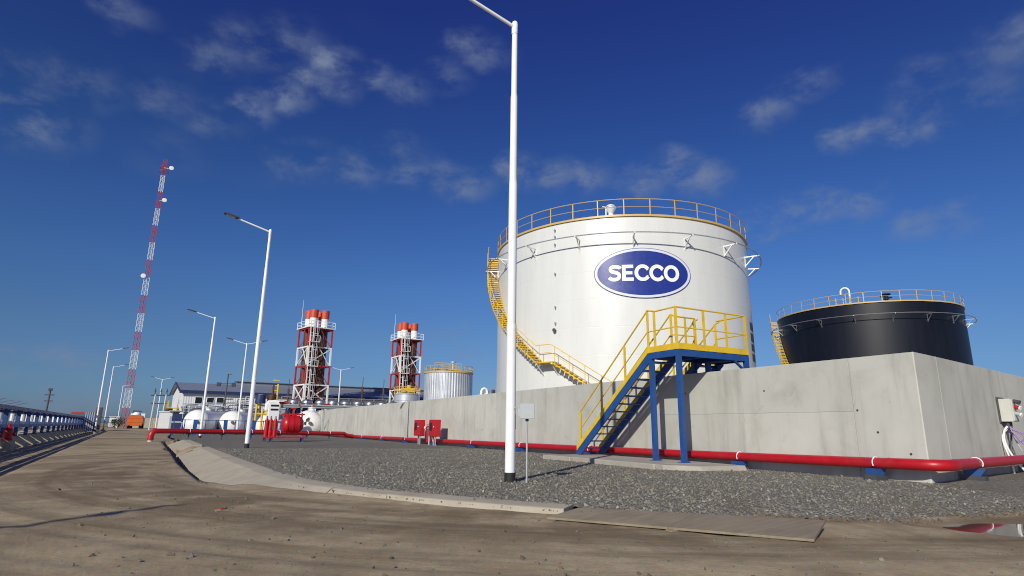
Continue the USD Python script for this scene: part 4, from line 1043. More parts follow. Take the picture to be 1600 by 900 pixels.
wpart(eb, 'cable_gland', merge([cyl(rw(5.45 + .08 * k_, .12, 1.16), rw(5.45 + .08 * k_, .12, 1.27), .03, 8) for k_ in range(4)]), 'dark_grey')


def sweep_pts(ctrl, n=30):
    tck_, _ = splprep(np.array(ctrl).T, s=0, k=min(3, len(ctrl) - 1))
    return np.array(splev(np.linspace(0, 1, n), tck_)).T


for nm, ctrl, r_, m_ in (('purple_cable', [rw(5.5, .12, 1.16), rw(5.5, .2, 1.08), rw(5.5, .40, .97), rw(5.5, .46, .80), rw(5.52, .36, .77), rw(5.52, .24, .9), rw(5.5, .14, 1.05)], .016, 'purple_cable'),
                         ('purple_cable', [rw(5.55, .14, 1.16), rw(5.5, .28, 1.02), rw(5.5, .36, .9), rw(5.52, .26, .82), rw(5.55, .16, .95), rw(5.6, .08, 1.1)], .014, 'purple_cable'),
                         ('conduit', [rw(5.45, .1, 1.16), rw(5.35, .03, .98), rw(5.35, .05, .7), rw(5.4, .22, .3), rw(5.4, .4, .0)], .024, 'white_paint'),
                         ('conduit', [rw(5.6, .1, 1.16), rw(5.4, -.0 + .02, 1.0), rw(5.2, .03, .85), rw(5.15, .08, .6), rw(5.2, .12, .1)], .02, 'white_paint'),
                         ('conduit', [rw(5.7, .1, 1.16), rw(5.6, .16, .9), rw(5.55, .25, .66), rw(5.5, .28, .6)], .014, 'box_grey'),
                         ('conduit', [rw(5.7, .12, 1.16), rw(5.7, .08, .9), rw(5.6, .05, .5), rw(5.6, .06, .0)], .02, 'dark_grey')):
    wpart(eb, nm, tube(sweep_pts(ctrl), r_, 8), m_, smooth=50)

# ------------------------------------------------------------------ left of the road: the pipe rack on its concrete blocks


def rack_x(y):
    return -6.95 - .0725 * (y - 29.5)


rk = thing('pipe_rack', 'low blue steel pipe rack running along the left of the road', 'pipe rack', (rack_x(14), 14, 0))
rz_ = lambda z: 1.02 + (z - 1.02) * 1.2
ys_ = np.arange(13.0, 104, 3.8)
for y in ys_:
    for dx in (0, -2.2):
        wpart(rk, 'rack_post', merge([box(rack_x(y) + dx - .085, rack_x(y) + dx + .085, y - .07, y + .07, rz_(.42), rz_(1.62))]), 'rack_blue')
    wpart(rk, 'cross_beam', merge([box(rack_x(y) - 2.35, rack_x(y) + .16, y - .065, y + .065, rz_(z), rz_(z) + .14) for z in (.78, 1.36)]), 'rack_blue')
    for k_ in (1, 2):
        wpart(rk, 'riser', cyl((rack_x(y) - .5, y + k_ * 1.27, rz_(.62)), (rack_x(y) - .5, y + k_ * 1.27, rz_(1.5)), .1, 8), 'vessel_white', smooth=40)
ya, yb = ys_[0], ys_[-1]
for z, dx, w_, h_2 in ((1.55, .12, .07, .14), (.86, .12, .06, .14), (1.55, -2.3, .07, .14), (.86, -2.3, .06, .14)):
    wpart(rk, 'long_beam', bar((rack_x(ya - 1) + dx, ya - 1, rz_(z)), (rack_x(yb + 1) + dx, yb + 1, rz_(z)), w_, h_2), 'fascia_blue' if z > 1.5 else 'rack_blue')
for dx, z, r_, m_ in ((-.4, 1.60, .12, 'dark_grey'), (-1.75, 1.58, .1, 'dark_grey'), (-.5, 1.0, .1, 'vessel_white'), (-1.1, 1.0, .12, 'vessel_white'), (-1.7, 1.0, .1, 'galvanised')):
    wpart(rk, 'pipe', tube([(rack_x(y) + dx, y, rz_(z)) for y in np.linspace(ya - 1, yb + 1, 10)], r_, 12), m_, smooth=40)
for y in np.arange(29, 44, 2.6):
    wpart(rk, 'loading_arm', cyl((rack_x(y) - .5, y - 2, rz_(1.64)), (rack_x(y) - 1.0, y + 5, rz_(1.98)), .04, 8), 'vessel_white')
BL = None
ORD = 'nearest second third fourth fifth sixth seventh eighth ninth tenth eleventh twelfth thirteenth fourteenth fifteenth sixteenth seventeenth eighteenth nineteenth twentieth'.split()
near_ = 0
for k_, y in enumerate(ys_):
    if y < 31:
        continue
    loc = (rack_x(y) - 1.05, y, 0); near_ += 1
    lab = f'pale concrete block, {ORD[min(near_ - 1, 19)]} from the camera under the blue pipe rack'
    if BL is None:
        BL = thing('concrete_block', lab, 'concrete block', loc, rad(4), group='concrete blocks under the pipe rack')
        part(BL, 'block', hull([(a, b, rz_(z)) for a, b, z in ((-1.5, -.36, -.1), (1.5, -.36, -.1), (-1.5, .36, -.1), (1.5, .36, -.1), (-1.4, -.31, .42), (1.15, -.31, .42), (-1.4, .31, .42), (1.15, .31, .42), (1.5, -.36, .2), (1.5, .36, .2))]), 'kerb_concrete')
        part(BL, 'base_plate', cbox(.86, 1.26, -.18, .18, rz_(.42) + .001, rz_(.42) + .02, .004), 'rack_blue')
    else:
        dup(BL, loc, lab, rz=rad(4))
hp = at(12, 690, 27.5)
hy = thing('red_hydrant', 'dark red domed hydrant standing among the pale blocks at far left', 'hydrant', (*at(12, 682, 34.5)[:2], .2))
part(hy, 'body', lathe([(.0, .0), (.23, .0), (.23, .06), (.17, .1), (.19, .34), (.15, .5), (.07, .6), (0, .62)], 20), 'red_paint', smooth=40)
part(hy, 'cap', merge([lathe([(0, .6), (.06, .6), (.06, .72), (0, .74)], 10), cyl((-.26, 0, .3), (.26, 0, .3), .06, 10)]), 'red_paint')
part(hy, 'base', lathe([(0, -.6), (.3, -.6), (.3, .0), (0, .0)], 16), 'kerb_concrete')

# things at the end of the rack
cb = thing('red_canopy', 'rust red flat canopy roof behind the end of the pipe rack', 'canopy', (*at(130, 660, 96)[:2], 0))
p0, p1 = at(112, 645, 96), at(153, 643, 96)
for dz in (0, -.75):
    wpart(cb, 'roof_beam', box(p0[0], p1[0], 95.5, 100, p0[2] - .15 + dz * .6, p0[2] + .12 + dz * .6), 'rust_dark' if dz else 'tower_red')
wpart(cb, 'roof_sheet', box(p0[0] + 1.8, p1[0], 94.9, 95.4, p0[2] - .62, p0[2] - .42), 'vessel_white')
for k_ in range(5):
    x_ = p0[0] + .2 + (p1[0] - p0[0] - .4) * k_ / 4
    wpart(cb, 'canopy_post', box(x_ - .08, x_ + .08, 96, 96.2, -.1, p0[2] - .4), 'tower_red')
gp = at(149, 660, 92)
gs = thing('gate_pillar', 'dark pillar with a grey steel screen closing the end of the pipe rack', 'pillar', (gp[0], 92, 0))
part(gs, 'pillar', cbox(-.1, .55, -.3, .3, -.1, 2.9, .02), 'dark_grey')
part(gs, 'screen', box(-1.3, -.1, -.05, .05, 0, 2.3), 'grey_paint')
for k_ in range(6):
    part(gs, 'screen_rib', box(-1.28 + k_ * .22, -1.22 + k_ * .22, -.08, -.051, 0, 2.3), 'blue_paint')
for z in (.5, 1.1, 1.7):
    part(gs, 'side_rail', bar((.55, 0, z), (2.0, 1.5, z), .05, .06), 'dark_grey')
kp = at(170, 660, 185)
kb = thing('gatehouse', 'tiny white cabin beside the lamp posts at the far left', 'cabin', (kp[0], 185, 0))
part(kb, 'wall', cbox(0, 2.2, 0, 3, 0, 2.5, .03), 'cabin_white'); part(kb, 'roof', cbox(-.15, 2.35, -.15, 3.15, 2.501, 2.62, .02), 'vessel_white'); part(kb, 'window', box(.5, 1.6, -.02, -.001, 1.1, 1.9), 'window_dark'); part(kb, 'door', box(1.75, 2.1, -.015, -.001, 0.02, 2.0), 'grey_paint')


def bush(label, x_, y_, h, w):
    b = thing('shrub', label, 'shrub', (x_, y_, 0))
    part(b, 'stem', cyl((0, 0, -.1), (0, 0, h * .6), .08, 6, .04), 'rust_dark')
    n = 420; c = rng.normal(size=(n, 3)) * [w * .36, w * .36, h * .2] + [0, 0, h * .6]; s_ = rng.uniform(.05, .14, n) * h / 2
    V = np.concatenate([c[:, None] + rng.normal(size=(n, 3, 3)) * s_[:, None, None]], 1).reshape(-1, 3)
    part(b, 'crown', (V, np.arange(3 * n).reshape(-1, 3)), 'shrub_leaf')


bush('low dark shrub between the tiny white cabin and the mast', at(180, 660, 130)[0], 130, 1.5, 1.4)
bush('taller dark shrub at the foot of the farthest lamp post', at(185.5, 660, 136)[0], 136, 2.0, 1.4)
up = at(72, 640, 75)
ul = thing('utility_pole', 'thin dark utility pole behind the pipe rack at far left', 'pole', (up[0], 75, 0))
hz_ = at(77, 609, 75)
part(ul, 'pole', cyl((0, 0, -.2), (hz_[0] - up[0] + .1, 0, hz_[2]), .11, 8, .08), 'dark_grey'); part(ul, 'crossarm', merge([bar((-.35, 0, hz_[2] - .5), (.45, 0, hz_[2] - .5), .1, .1), bar((-.3, 0, hz_[2] - 1.1), (.4, 0, hz_[2] - 1.1), .1, .1)]), 'dark_grey'); part(ul, 'lamp_head', cbox(-.1, .22, -.15, .15, hz_[2] - .1, hz_[2] + .15, .02), 'dark_grey')

# orange tanker at the end of the road
tr = thing('orange_truck', 'orange tanker truck seen from behind at the end of the road', 'truck', (*at(208.5, 671, 132)[:2], 0))
part(tr, 'body', hull([(a * w, b, z) for a in (-1, 1) for b, e in ((.25, 0), (5.3, .1)) for w, z in ((1.12, .75), (1.25, 1.1), (1.22, 1.9), (1.0, 2.35), (.6, 2.5))]), 'orange_paint', smooth=30)
for z in (1.15, 1.85):
    part(tr, 'rear_rib', box(-1.18, 1.18, .2, .249, z, z + .08), 'orange_paint')
part(tr, 'chassis', cbox(-.9, .9, .3, 7.6, .6, .85, .03), 'rust_dark')
part(tr, 'bumper', cbox(-1.2, 1.2, .1, .25, .5, .75, .02), 'orange_paint')
part(tr, 'cab', hull([(a, b, z) for a in (-1.2, 1.2) for b, z in ((5.9, .7), (5.9, 2.85), (7.5, 2.7), (7.9, 1.7), (7.9, .7))]), 'vessel_white')
part(tr, 'hatch', lathe([(0, 2.5), (.72, 2.5), (.68, 2.75), (.4, 3.02), (0, 3.08)], 18, (0, 2.6, 0)), 'vessel_white', smooth=40)
part(tr, 'beacon', merge([cyl((-.6, 3.5, 2.5), (-.6, 3.5, 3.3), .06, 6), bar((-.8, 3.5, 3.3), (.7, 3.5, 3.2), .1, .2)]), 'dark_grey')
for sx in (-1, 1):
    for y_ in (.9, 2.1, 6.9):
        part(tr, 'wheel', cyl((sx * .72, y_, .5), (sx * 1.15, y_, .5), .5, 20), 'black_rubber', smooth=40)
    part(tr, 'tail_lamp', box(sx * .85 - .15, sx * .85 + .15, .07, .098, .55, .7), 'red_paint')
fw = at(231, 668, 150)
fz = thing('far_wall', 'low pale concrete wall closing the road in the distance', 'wall', (fw[0], 150, 0))
for k_ in range(6):
    part(fz, 'wall_panel', cbox(-3.4 + k_ * 2.1, -1.33 + k_ * 2.1, -.15, .15, -.2, 2.1, .02), 'kerb_concrete')

# ------------------------------------------------------------------ lattice mast
mp_ = at(191, 664, 150); mt_ = at(262, 250, 150)
ms = thing('lattice_mast', 'tall slender red and white lattice radio mast left of the road', 'mast', (mt_[0] - .4, 150, 0))
HM = mt_[2]; nS = 15
wd = lambda z: 1.35 - .6 * z / HM
for k_ in range(nS):
    z0, z1 = HM * k_ / nS, HM * (k_ + 1) / nS; P_ = []
    for c_ in range(3):
        a = rad(90 + 120 * c_); b = rad(210 + 120 * c_)
        f_ = lambda ang, z: np.array([math.cos(ang) * wd(z) / 1.73, math.sin(ang) * wd(z) / 1.73, z])
        P_.append(cyl(f_(a, z0), f_(a, z1), .045, 6))
        n_ = 3
        for q in range(n_):
            za, zb = z0 + (z1 - z0) * q / n_, z0 + (z1 - z0) * (q + 1) / n_
            P_ += [bar(f_(a, za), f_(b, zb), .032, .032), bar(f_(b, za), f_(a, zb), .032, .032), bar(f_(a, zb), f_(b, zb), .032, .032)]
    part(ms, 'mast_section', merge(P_), 'tower_red' if k_ % 2 == 0 else 'white_paint')
part(ms, 'mast_platform', merge([ring(.95, HM * .95, .06, 24, sides=5), ring(.95, HM * .95 + 1.0, .05, 24, sides=5)] + [bar((-.95, 0, HM * .95), (.95, 0, HM * .95), .1, .06), bar((0, -.95, HM * .95), (0, .95, HM * .95), .1, .06)]), 'tower_red')
part(ms, 'lightning_rod', cyl((0, 0, HM), (0, 0, HM + 2.6), .05, 6, .02), 'dark_grey')
for q, o in (((268, 263), 1), ((257, 313), 1), ((224, 431), -1)):
    d_ = at(*q, 149.4) - np.array([mt_[0] - .4, 150, 0])
    part(ms, 'dish', off(lathe([(0, 0), (.3, .04), (.6, .14), (.72, .3), (.7, .32), (0, .4)], 18), (0, 0, 0)) if False else (lambda m: (np.stack([m[0][:, 0] + d_[0], -m[0][:, 2] + d_[1], m[0][:, 1] + d_[2]], 1), m[1]))(lathe([(0, -.06), (.2, -.04), (.4, .03), (.5, .14), (.48, .17), (0, .2)], 18)), 'white_paint', smooth=40)
    part(ms, 'dish_arm', bar((0, 0, d_[2]), (d_[0], d_[1] + .1, d_[2]), .08, .08), 'galvanised')

# ------------------------------------------------------------------ the generator hall
hb = np.array([-1.0, 105.0]); ha = rad(6)
hall = thing('generator_hall', 'long white hall with a grey-blue roof behind the white vessels', 'building', (hb[0], hb[1], 0), ha)
LH, DH, EH, RH = 46.0, 15.0, 5.9, 7.4
part(hall, 'wall', hull([(x_, y_, z) for x_ in (0, LH) for y_, z in ((0, -.1), (0, EH), (DH / 2, RH - .12), (DH, EH), (DH, -.1))]), 'corrugated')
for s_ in (0, 1):
    y0_, y1_ = (-.45, DH / 2) if s_ == 0 else (DH + .45, DH / 2)
    part(hall, 'roof', hull([(x_, y_, z + dz) for x_ in (-.5, LH + .5) for y_, z in ((y0_, EH - .0), (y1_, RH + .1)) for dz in (0, .14)]), 'roof_blue')
part(hall, 'fascia', box(-.52, LH + .52, -.52, -.455, EH - .32, EH + .16), 'fascia_blue')
part(hall, 'gable_trim', merge([bar((-.53, -.5, EH + .05), (-.53, DH / 2, RH + .16), .08, .3), bar((-.53, DH + .5, EH + .05), (-.53, DH / 2, RH + .16), .08, .3)]), 'fascia_blue')
part(hall, 'roof_monitor', merge([box(8.5, LH, DH / 2 - .8, DH / 2 + .8, RH + .1, RH + .75), box(8.3, LH + .2, DH / 2 - 1.1, DH / 2 + 1.1, RH + .752, RH + .86)]), 'roof_blue')
for x_ in (2.3, 3.95, 5.35):
    w_ = part(hall, 'window', merge([box(x_ - .48, x_ + .48, -.06, -.002, 4.1, 5.05)]), 'window_dark')
    part(w_, 'frame', merge([box(x_ - .56, x_ - .48, -.09, -.002, 4.02, 5.13), box(x_ + .48, x_ + .56, -.09, -.002, 4.02, 5.13), box(x_ - .479, x_ + .479, -.09, -.002, 5.05, 5.13), box(x_ - .479, x_ + .479, -.09, -.002, 4.02, 4.1)]), 'cabin_white')
for x_ in (7.2, 14.5, 22):
    part(hall, 'door', box(x_, x_ + 1.6, -.05, -.002, .02, 3.6), 'grey_paint')
part(hall, 'lean_to_roof', hull([(x_, y_, z) for x_ in (.0, 6.6) for y_, z in ((-2.6, 2.85), (-2.6, 3.05), (-.01, 3.6), (-.01, 3.4))]), 'roof_blue')
part(hall, 'lean_to_wall', box(.2, 6.4, -2.4, -.3, 0, 2.9), 'cabin_white')
part(hall, 'lean_to_fascia', box(-.05, 6.65, -2.68, -2.61, 2.66, 3.06), 'fascia_blue')
part(hall, 'side_balcony', merge([box(-1.6, -.02, 2, 4.5, 3.3, 3.42)] + [box(-1.6, -1.5, y_, y_ + .1, 3.42, 4.5) for y_ in (2, 3.2, 4.4)] + [box(-1.6, -1.54, 2, 4.5, 4.4, 4.5), box(-1.62, -1.56, 2, 4.5, 3.42, 4.2)]), 'yellow_paint')
part(hall, 'downpipe', merge([cyl((x_, -.12, 0), (x_, -.12, EH - .3), .09, 8) for x_ in (11.2, 20.4, 30)]), 'cabin_white')
part(hall, 'outside_stair', merge([box(7.6, 11.0, -1.6, -.1, 3.35, 3.5)] + [box(x_, x_ + .07, -1.6, -1.53, 0, 4.5) for x_ in (7.6, 8.7, 9.8, 10.9)] + [bar((7.6, -1.56, z), (11, -1.56, z), .05, .05) for z in (4.0, 4.5)] + [bar((7.6, -1.56, 3.3), (4.6, -1.56, .0), .06, .25), bar((7.6, -.7, 3.3), (4.6, -.7, 0.0), .06, .25)] + [box(7.6, 11, -1.58, -1.5, 2.2, 3.3)]), 'dark_grey')

fm = thing('floodlight_mast', 'dark floodlight mast with two heads rising before the hall roof', 'mast', (*at(350, 640, 98)[:2], 0))
z_ = at(350, 584, 98)[2]
part(fm, 'pole', cyl((0, 0, 0), (0, 0, z_), .1, 8), 'dark_grey'); part(fm, 'crossarm', merge([bar((-1.1, 0, z_ - 1.5), (.9, 0, z_ - 1.3), .08, .08), bar((0, 0, z_ - .05), (.55, 0, z_ - .0), .08, .08)]), 'dark_grey')
for x_ in (-1.1, .9):
    part(fm, 'floodlight', off(cbox(-.3, .3, -.2, .2, -.3, .25, .05), (x_, 0, z_ - 1.55)), 'dark_grey')

# ------------------------------------------------------------------ white gas vessels, fence, red foam vessel


def vessel(loc, L_, R_, rz_, label, z_, logo=False):
    v_ = thing('gas_vessel', label, 'storage vessel', loc, rz_, group='white gas vessels before the hall')
    prof = [(R_ * math.sin(u), -R_ * .75 * math.cos(u)) for u in np.linspace(0.001, math.pi / 2, 9)] + [(R_, L_)] + [(R_ * math.cos(u), L_ + R_ * .75 * math.sin(u)) for u in np.linspace(.1, math.pi / 2 - .001, 8)]
    m = lathe(prof, 36)
    part(v_, 'shell', (np.stack([m[0][:, 0], m[0][:, 2], m[0][:, 1] + z_], 1), m[1][:, ::-1]), 'vessel_white', smooth=40)
    for y_ in (.8, L_ - .8):
        part(v_, 'saddle', box(-R_ * .8, R_ * .8, y_ - .15, y_ + .15, -.1, z_ - R_ * .55), 'old_concrete')
    part(v_, 'manway', merge([lathe([(0, z_ + R_ - .05), (.28, z_ + R_ - .05), (.28, z_ + R_ + .22), (.36, z_ + R_ + .22), (.36, z_ + R_ + .3), (0, z_ + R_ + .3)], 14, (0, L_ * .3, 0))]), 'vessel_white')
    part(v_, 'top_pipe', merge([cyl((0, 1.0, z_ + R_ - .05), (0, 1.0, z_ + R_ + .5), .06, 8), cyl((0, 1.0, z_ + R_ + .5), (0, L_ * .8, z_ + R_ + .5), .06, 8)]), 'galvanised')
    part(v_, 'gauge', merge([cyl((.35 * R_, -R_ * .72, z_ + .1), (.35 * R_, -R_ * .85, z_ + .1), .16, 12)]), 'dark_grey')
    if logo:
        part(v_, 'dark_mark', merge([hull([(.05, -R_ * .76, z_ + .5), (.35, -R_ * .74, z_ + .7), (.3, -R_ * .8, z_ + .3), (.0, -R_ * .8, z_ + .25)]), hull([(-.1, -R_ * .79, z_ + .2), (.1, -R_ * .79, z_ + .25), (.05, -R_ * .82, z_ - .05), (-.1, -R_ * .82, z_ - .05)])]), 'black_rubber')
    return v_


lab_ = ['leftmost round-ended white vessel below the lean-to roof', 'round-ended white vessel just left of the second lamp post', 'round-ended white vessel behind the yellow pipework', 'round-ended white vessel with a black mark right of the red foam vessel', 'low white vessel between the first two round-ended ones']
for (q, Y, R_, L_, zc_, lab, lg) in (((310, 640), 76, 1.42, 9, 1.2, lab_[0], False), ((364, 642), 77, 1.4, 9, 1.15, lab_[1], False), ((424, 645), 70, 1.5, 8, 1.1, lab_[2], False), ((483, 641), 62, 1.35, 3.5, 1.15, lab_[3], True), ((336, 648), 84, 1.2, 8, 1.1, lab_[4], False)):
    p = at(*q, Y)
    vessel((p[0], Y, 0), L_, R_, rad(-24), lab, p[2] - R_, lg)

# clutter of small pipes between the vessels and the hall
for (q, Y, n_, lab, wd_) in (((346, 668), 82, 14, 'cluster of thin grey pipes between the round-ended white vessels', 4.2), ((384, 668), 82, 12, 'cluster of thin pipes and valves just left of the second lamp post', 3.0), ((300, 668), 88, 8, 'thin pipes under the lean-to roof of the hall', 2.6)):
    p = at(*q, Y); pc = thing('process_pipework', lab, 'pipework', (p[0], Y, 0), group='process pipes before the hall')
    for k_ in range(n_):
        x_ = (k_ / (n_ - 1) - .5) * wd_ + rng.uniform(-.08, .08); h_k = rng.uniform(2.6, 4.8); y_ = rng.uniform(-.5, .5)
        part(pc, 'riser', tube([(x_, y_, -.1), (x_, y_, h_k - .2), (x_ + .06, y_, h_k - .05), (x_ + rng.uniform(.4, 1.3), y_, h_k)], rng.uniform(.04, .085), 8), ('galvanised', 'dark_grey', 'box_grey', 'dark_grey', 'galvanised')[k_ % 5], smooth=40)
        if k_ % 3 == 0:
            part(pc, 'valve', lathe([(0, 1.2), (.13, 1.22), (.13, 1.4), (.05, 1.45), (.05, 1.6), (.16, 1.62), (.16, 1.66), (0, 1.67)], 10, (x_, y_ - .02, 0)), ('blue_paint', 'dark_grey')[k_ % 2])
    for z in (1.1, 2.9, 3.5):
        part(pc, 'cross_pipe', cyl((-wd_ / 2, -.1, z), (wd_ / 2, -.1, z), .06, 8), 'galvanised')

fp0, fp1 = at(272, 660, 60), at(402, 660, 62)
fn = thing('pipe_fence', 'low blue tube railing standing before the white vessels', 'railing', (fp0[0], 60, 0))
for z in (.55, 1.35):
    wpart(fn, 'rail', cyl((fp0[0], 60, z), (fp1[0] + 2.2, 62.6, z - .05), .03, 6), 'blue_paint')
for k_ in range(12):
    u = k_ / 11; x_, y_ = fp0[0] + (fp1[0] + 2.2 - fp0[0]) * u, 60 + 2.6 * u
    w_ = .16 if k_ in (2, 5, 8) else .04
    wpart(fn, 'fence_post', box(x_ - w_, x_ + w_, y_ - .04, y_ + .04, -.1, 1.38), 'blue_paint')

fp = at(457, 662, 37.5)
fo = thing('foam_vessel', 'bright red foam vessel with pipework standing on blue legs', 'vessel', (fp[0], 37.5, 0))
part(fo, 'shell', (lambda m: (np.stack([m[0][:, 2], m[0][:, 1], m[0][:, 0]], 1) + [0, 0, 1.05], m[1]))(lathe([(.001, -.64), (.25, -.6), (.43, -.46), (.49, -.28), (.49, .28), (.43, .46), (.25, .6), (.001, .64)], 28)), 'red_paint', smooth=40)
for x_ in (-.32, 0, .32):
    part(fo, 'band', (lambda m: (np.stack([m[0][:, 2], m[0][:, 1], m[0][:, 0]], 1) + [x_, 0, 1.05], m[1]))(lathe([(.485, -.04), (.515, -.04), (.515, .04), (.485, .04)], 28)), 'red_paint')
part(fo, 'top_pipework', merge([bar((-.65, 0, 1.62), (.65, 0, 1.62), .09, .08), cyl((.0, 0, 1.45), (0, 0, 1.95), .06, 10), cyl((-.5, 0, 1.3), (-.5, 0, 1.72), .05, 8), cyl((.5, 0, 1.3), (.5, 0, 1.72), .05, 8), lathe([(0, 1.95), (.16, 1.95), (.16, 1.99), (0, 1.99)], 12)]), 'red_paint')
for x_ in (-.95, -1.2, -1.42):
    part(fo, 'cylinder', lathe([(0, .3), (.11, .3), (.11, 1.25), (.05, 1.36), (.035, 1.5), (0, 1.51)], 14, (x_, 0, 0)), 'red_paint', smooth=40)
part(fo, 'skid', merge([box(-1.6, .8, -.4, .4, .26, .34)]), 'red_paint')
for x_ in (-1.45, -1.1, .6):
    part(fo, 'leg', merge([box(x_ - .05, x_ + .05, -.35, -.25, -.1, .26), box(x_ - .05, x_ + .05, .25, .35, -.1, .26)]), 'blue_paint')

# yellow pipework with drums behind the second lamp post
yp = at(412, 668, 68)
yf = thing('yellow_pipework', 'yellow pipe frame with a blue and a brown drum by the hall', 'pipework', (yp[0], 68, 0))
for (a, b) in (((-.9, 0, 0), (-.9, 0, 3.2)), ((.8, 0, 0), (.8, 0, 3.0)), ((-.9, 0, 2.1), (1.4, 0, 2.0)), ((-.9, 0, 3.0), (.8, 0, 2.9)), ((-.3, 0, 0), (-.3, 0, 2.6)), ((.2, 0, 2.0), (.2, 0, 3.0))):
    part(yf, 'pipe', cyl(a, b, .11, 10), 'yellow_paint', smooth=40)
part(yf, 'drum', lathe([(0, 3.15), (.5, 3.15), (.52, 3.3), (.5, 4.0), (0, 4.05)], 20, (-.6, 0, 0)), 'fascia_blue', smooth=40)
part(yf, 'drum', lathe([(0, 3.15), (.45, 3.15), (.47, 3.3), (.45, 4.1), (0, 4.15)], 20, (.55, .3, 0)), 'rust_dark', smooth=40)
yq = at(428, 640, 88)
ye = thing('yellow_exhaust', 'pair of thin yellow exhaust pipes rising before the hall roof', 'chimney', (yq[0], 88, 0))
zt_ = at(428, 597, 88)[2]
for x_ in (-.35, .25):
    part(ye, 'exhaust_pipe', cyl((x_, 0, 0), (x_, 0, zt_ - abs(x_)), .13, 10), 'yellow_paint' if x_ > 0 else 'rust_dark', smooth=40)
for k_ in range(6):
    part(ye, 'strap', bar((-.5, 0, 3.5 + k_ * .7), (.4, 0, 3.5 + k_ * .7), .08, .1), 'yellow_paint')
lv = at(427, 643, 58)
lc = thing('louvre_cabinet', 'white cabinet with dark louvres left of the red foam vessel', 'cabinet', (lv[0], 58, 0))
part(lc, 'body', cbox(-.48, .48, -.5, .5, 1.3, 2.9, .05), 'cabin_white')
for z in (2.25, 2.6):
    part(lc, 'louvre', box(-.3, .35, -.53, -.501, z, z + .16), 'window_dark')
part(lc, 'duct', tube([(-.6, 0, 2.3), (-.6, 0, 2.75), (-.45, 0, 3.0), (.1, 0, 3.05), (.4, 0, 3.0)], .16, 12), 'vessel_white', smooth=40)
part(lc, 'frame_leg', merge([box(x_ - .06, x_ + .06, y_ - .06, y_ + .06, -.1, 1.3) for x_ in (-.4, .4) for y_ in (-.4, .4)]), 'blue_paint')

# white cabin and dark plant at the left end of the hall
wc = at(246, 668, 96)
wk = thing('white_cabin', 'small white cabin at the left end of the gravel yard', 'cabin', (wc[0], 96, 0))
part(wk, 'wall', cbox(0, 2.35, 0, 3, -.05, 2.5, .03), 'cabin_white'); part(wk, 'roof', cbox(-.1, 2.45, -.1, 3.1, 2.501, 2.65, .02), 'vessel_white'); part(wk, 'door', box(1.3, 2.1, -.03, -.001, .02, 2.0), 'grey_paint')
dk = at(266, 668, 94)
dp = thing('dark_container', 'dark blue container with a grey roof between cabin and hall', 'container', (dk[0], 94, 0))
part(dp, 'body', cbox(.05, 2.4, 0, 2.5, -.05, 2.3, .03), 'fascia_blue'); part(dp, 'roof', cbox(-.4, 2.6, -.3, 2.8, 2.6, 2.75, .03), 'grey_paint'); part(dp, 'roof_leg', merge([box(x_, x_ + .1, .1, .2, 2.3, 2.6) for x_ in (.2, 2.1)]), 'dark_grey'); part(dp, 'stripe', box(.05, 2.4, -.02, -.001, 1.1, 1.35), 'grey_paint')
gt = at(245, 660, 108)
gp_ = thing('line_portal', 'grey portal with cable gear left of the hall', 'pylon', (gt[0], 108, 0))
zt_ = at(250, 608, 108)[2]
for x_ in (-.9, .55):
    part(gp_, 'mast_leg', merge([cyl((x_, 0, 0), (x_ + .2, 0, zt_ - .8), .13, 8)]), 'galvanised', smooth=40)
part(gp_, 'crossbeam', merge([bar((-1.3, 0, zt_ - 1), (1.4, 0, zt_ - .9), .18, .2), bar((-1.2, 0, zt_ - 2.2), (1.1, 0, zt_ - 2.2), .14, .14)]), 'dark_grey')
for x_ in (-.8, 0, .8):
    part(gp_, 'insulator', merge([cyl((x_, 0, zt_ - .9), (x_, 0, zt_ + .1), .07, 6), lathe([(0, 0), (.16, .05), (.16, .12), (0, .2)], 8, (x_, 0, zt_ - .4))]), 'dark_grey')
part(gp_, 'cable_box', cbox(.9, 1.9, -.3, .3, 2.9, 3.3, .04), 'dark_grey')

# the pipe rack with coolers crossing behind the wall's far end
cr0, cr1 = at(441, 632, 70), at(612, 636, 70)
cr = thing('cooler_rack', 'grey raised rack with silver cooler domes behind the wall end', 'rack', (cr0[0], 70, 0))
part(cr, 'deck', box(0, cr1[0] - cr0[0] + 3, -1.4, 1.4, cr0[2] - .12, cr0[2] + .02), 'grey_paint')
part(cr, 'deck_beam', merge([box(0, cr1[0] - cr0[0] + 3, y_ - .08, y_ + .08, cr0[2] - .34, cr0[2] - .121) for y_ in (-1.2, 1.2)]), 'galvanised')
for x_ in (.3, 4.2, 5.4, 9.5, 13):
    part(cr, 'rack_leg', merge([box(x_ - .08, x_ + .08, -1.28, -1.12, -.1, cr0[2] - .34), bar((x_, -1.2, cr0[2] - 1.2), (x_ + (.5 if x_ != 5.4 else -.5), -1.2, cr0[2] - .35), .07, .07)]), 'fascia_blue')
for k_ in range(9):
    part(cr, 'cooler_dome', lathe([(0.45, cr0[2] + .02), (.45, cr0[2] + .18), (.62, cr0[2] + .22), (.6, cr0[2] + .45), (.35, cr0[2] + .62), (0, cr0[2] + .68)], 18, (1.2 + 1.42 * k_, 0, 0)), 'steel', smooth=40)
part(cr, 'guard_rail', merge([bar((0, 1.35, cr0[2] + .9), (cr1[0] - cr0[0] + 3, 1.35, cr0[2] + .9), .05, .05)] + [box(k_ * 1.5, k_ * 1.5 + .05, 1.33, 1.38, cr0[2], cr0[2] + .9) for k_ in range(10)]), 'galvanised')
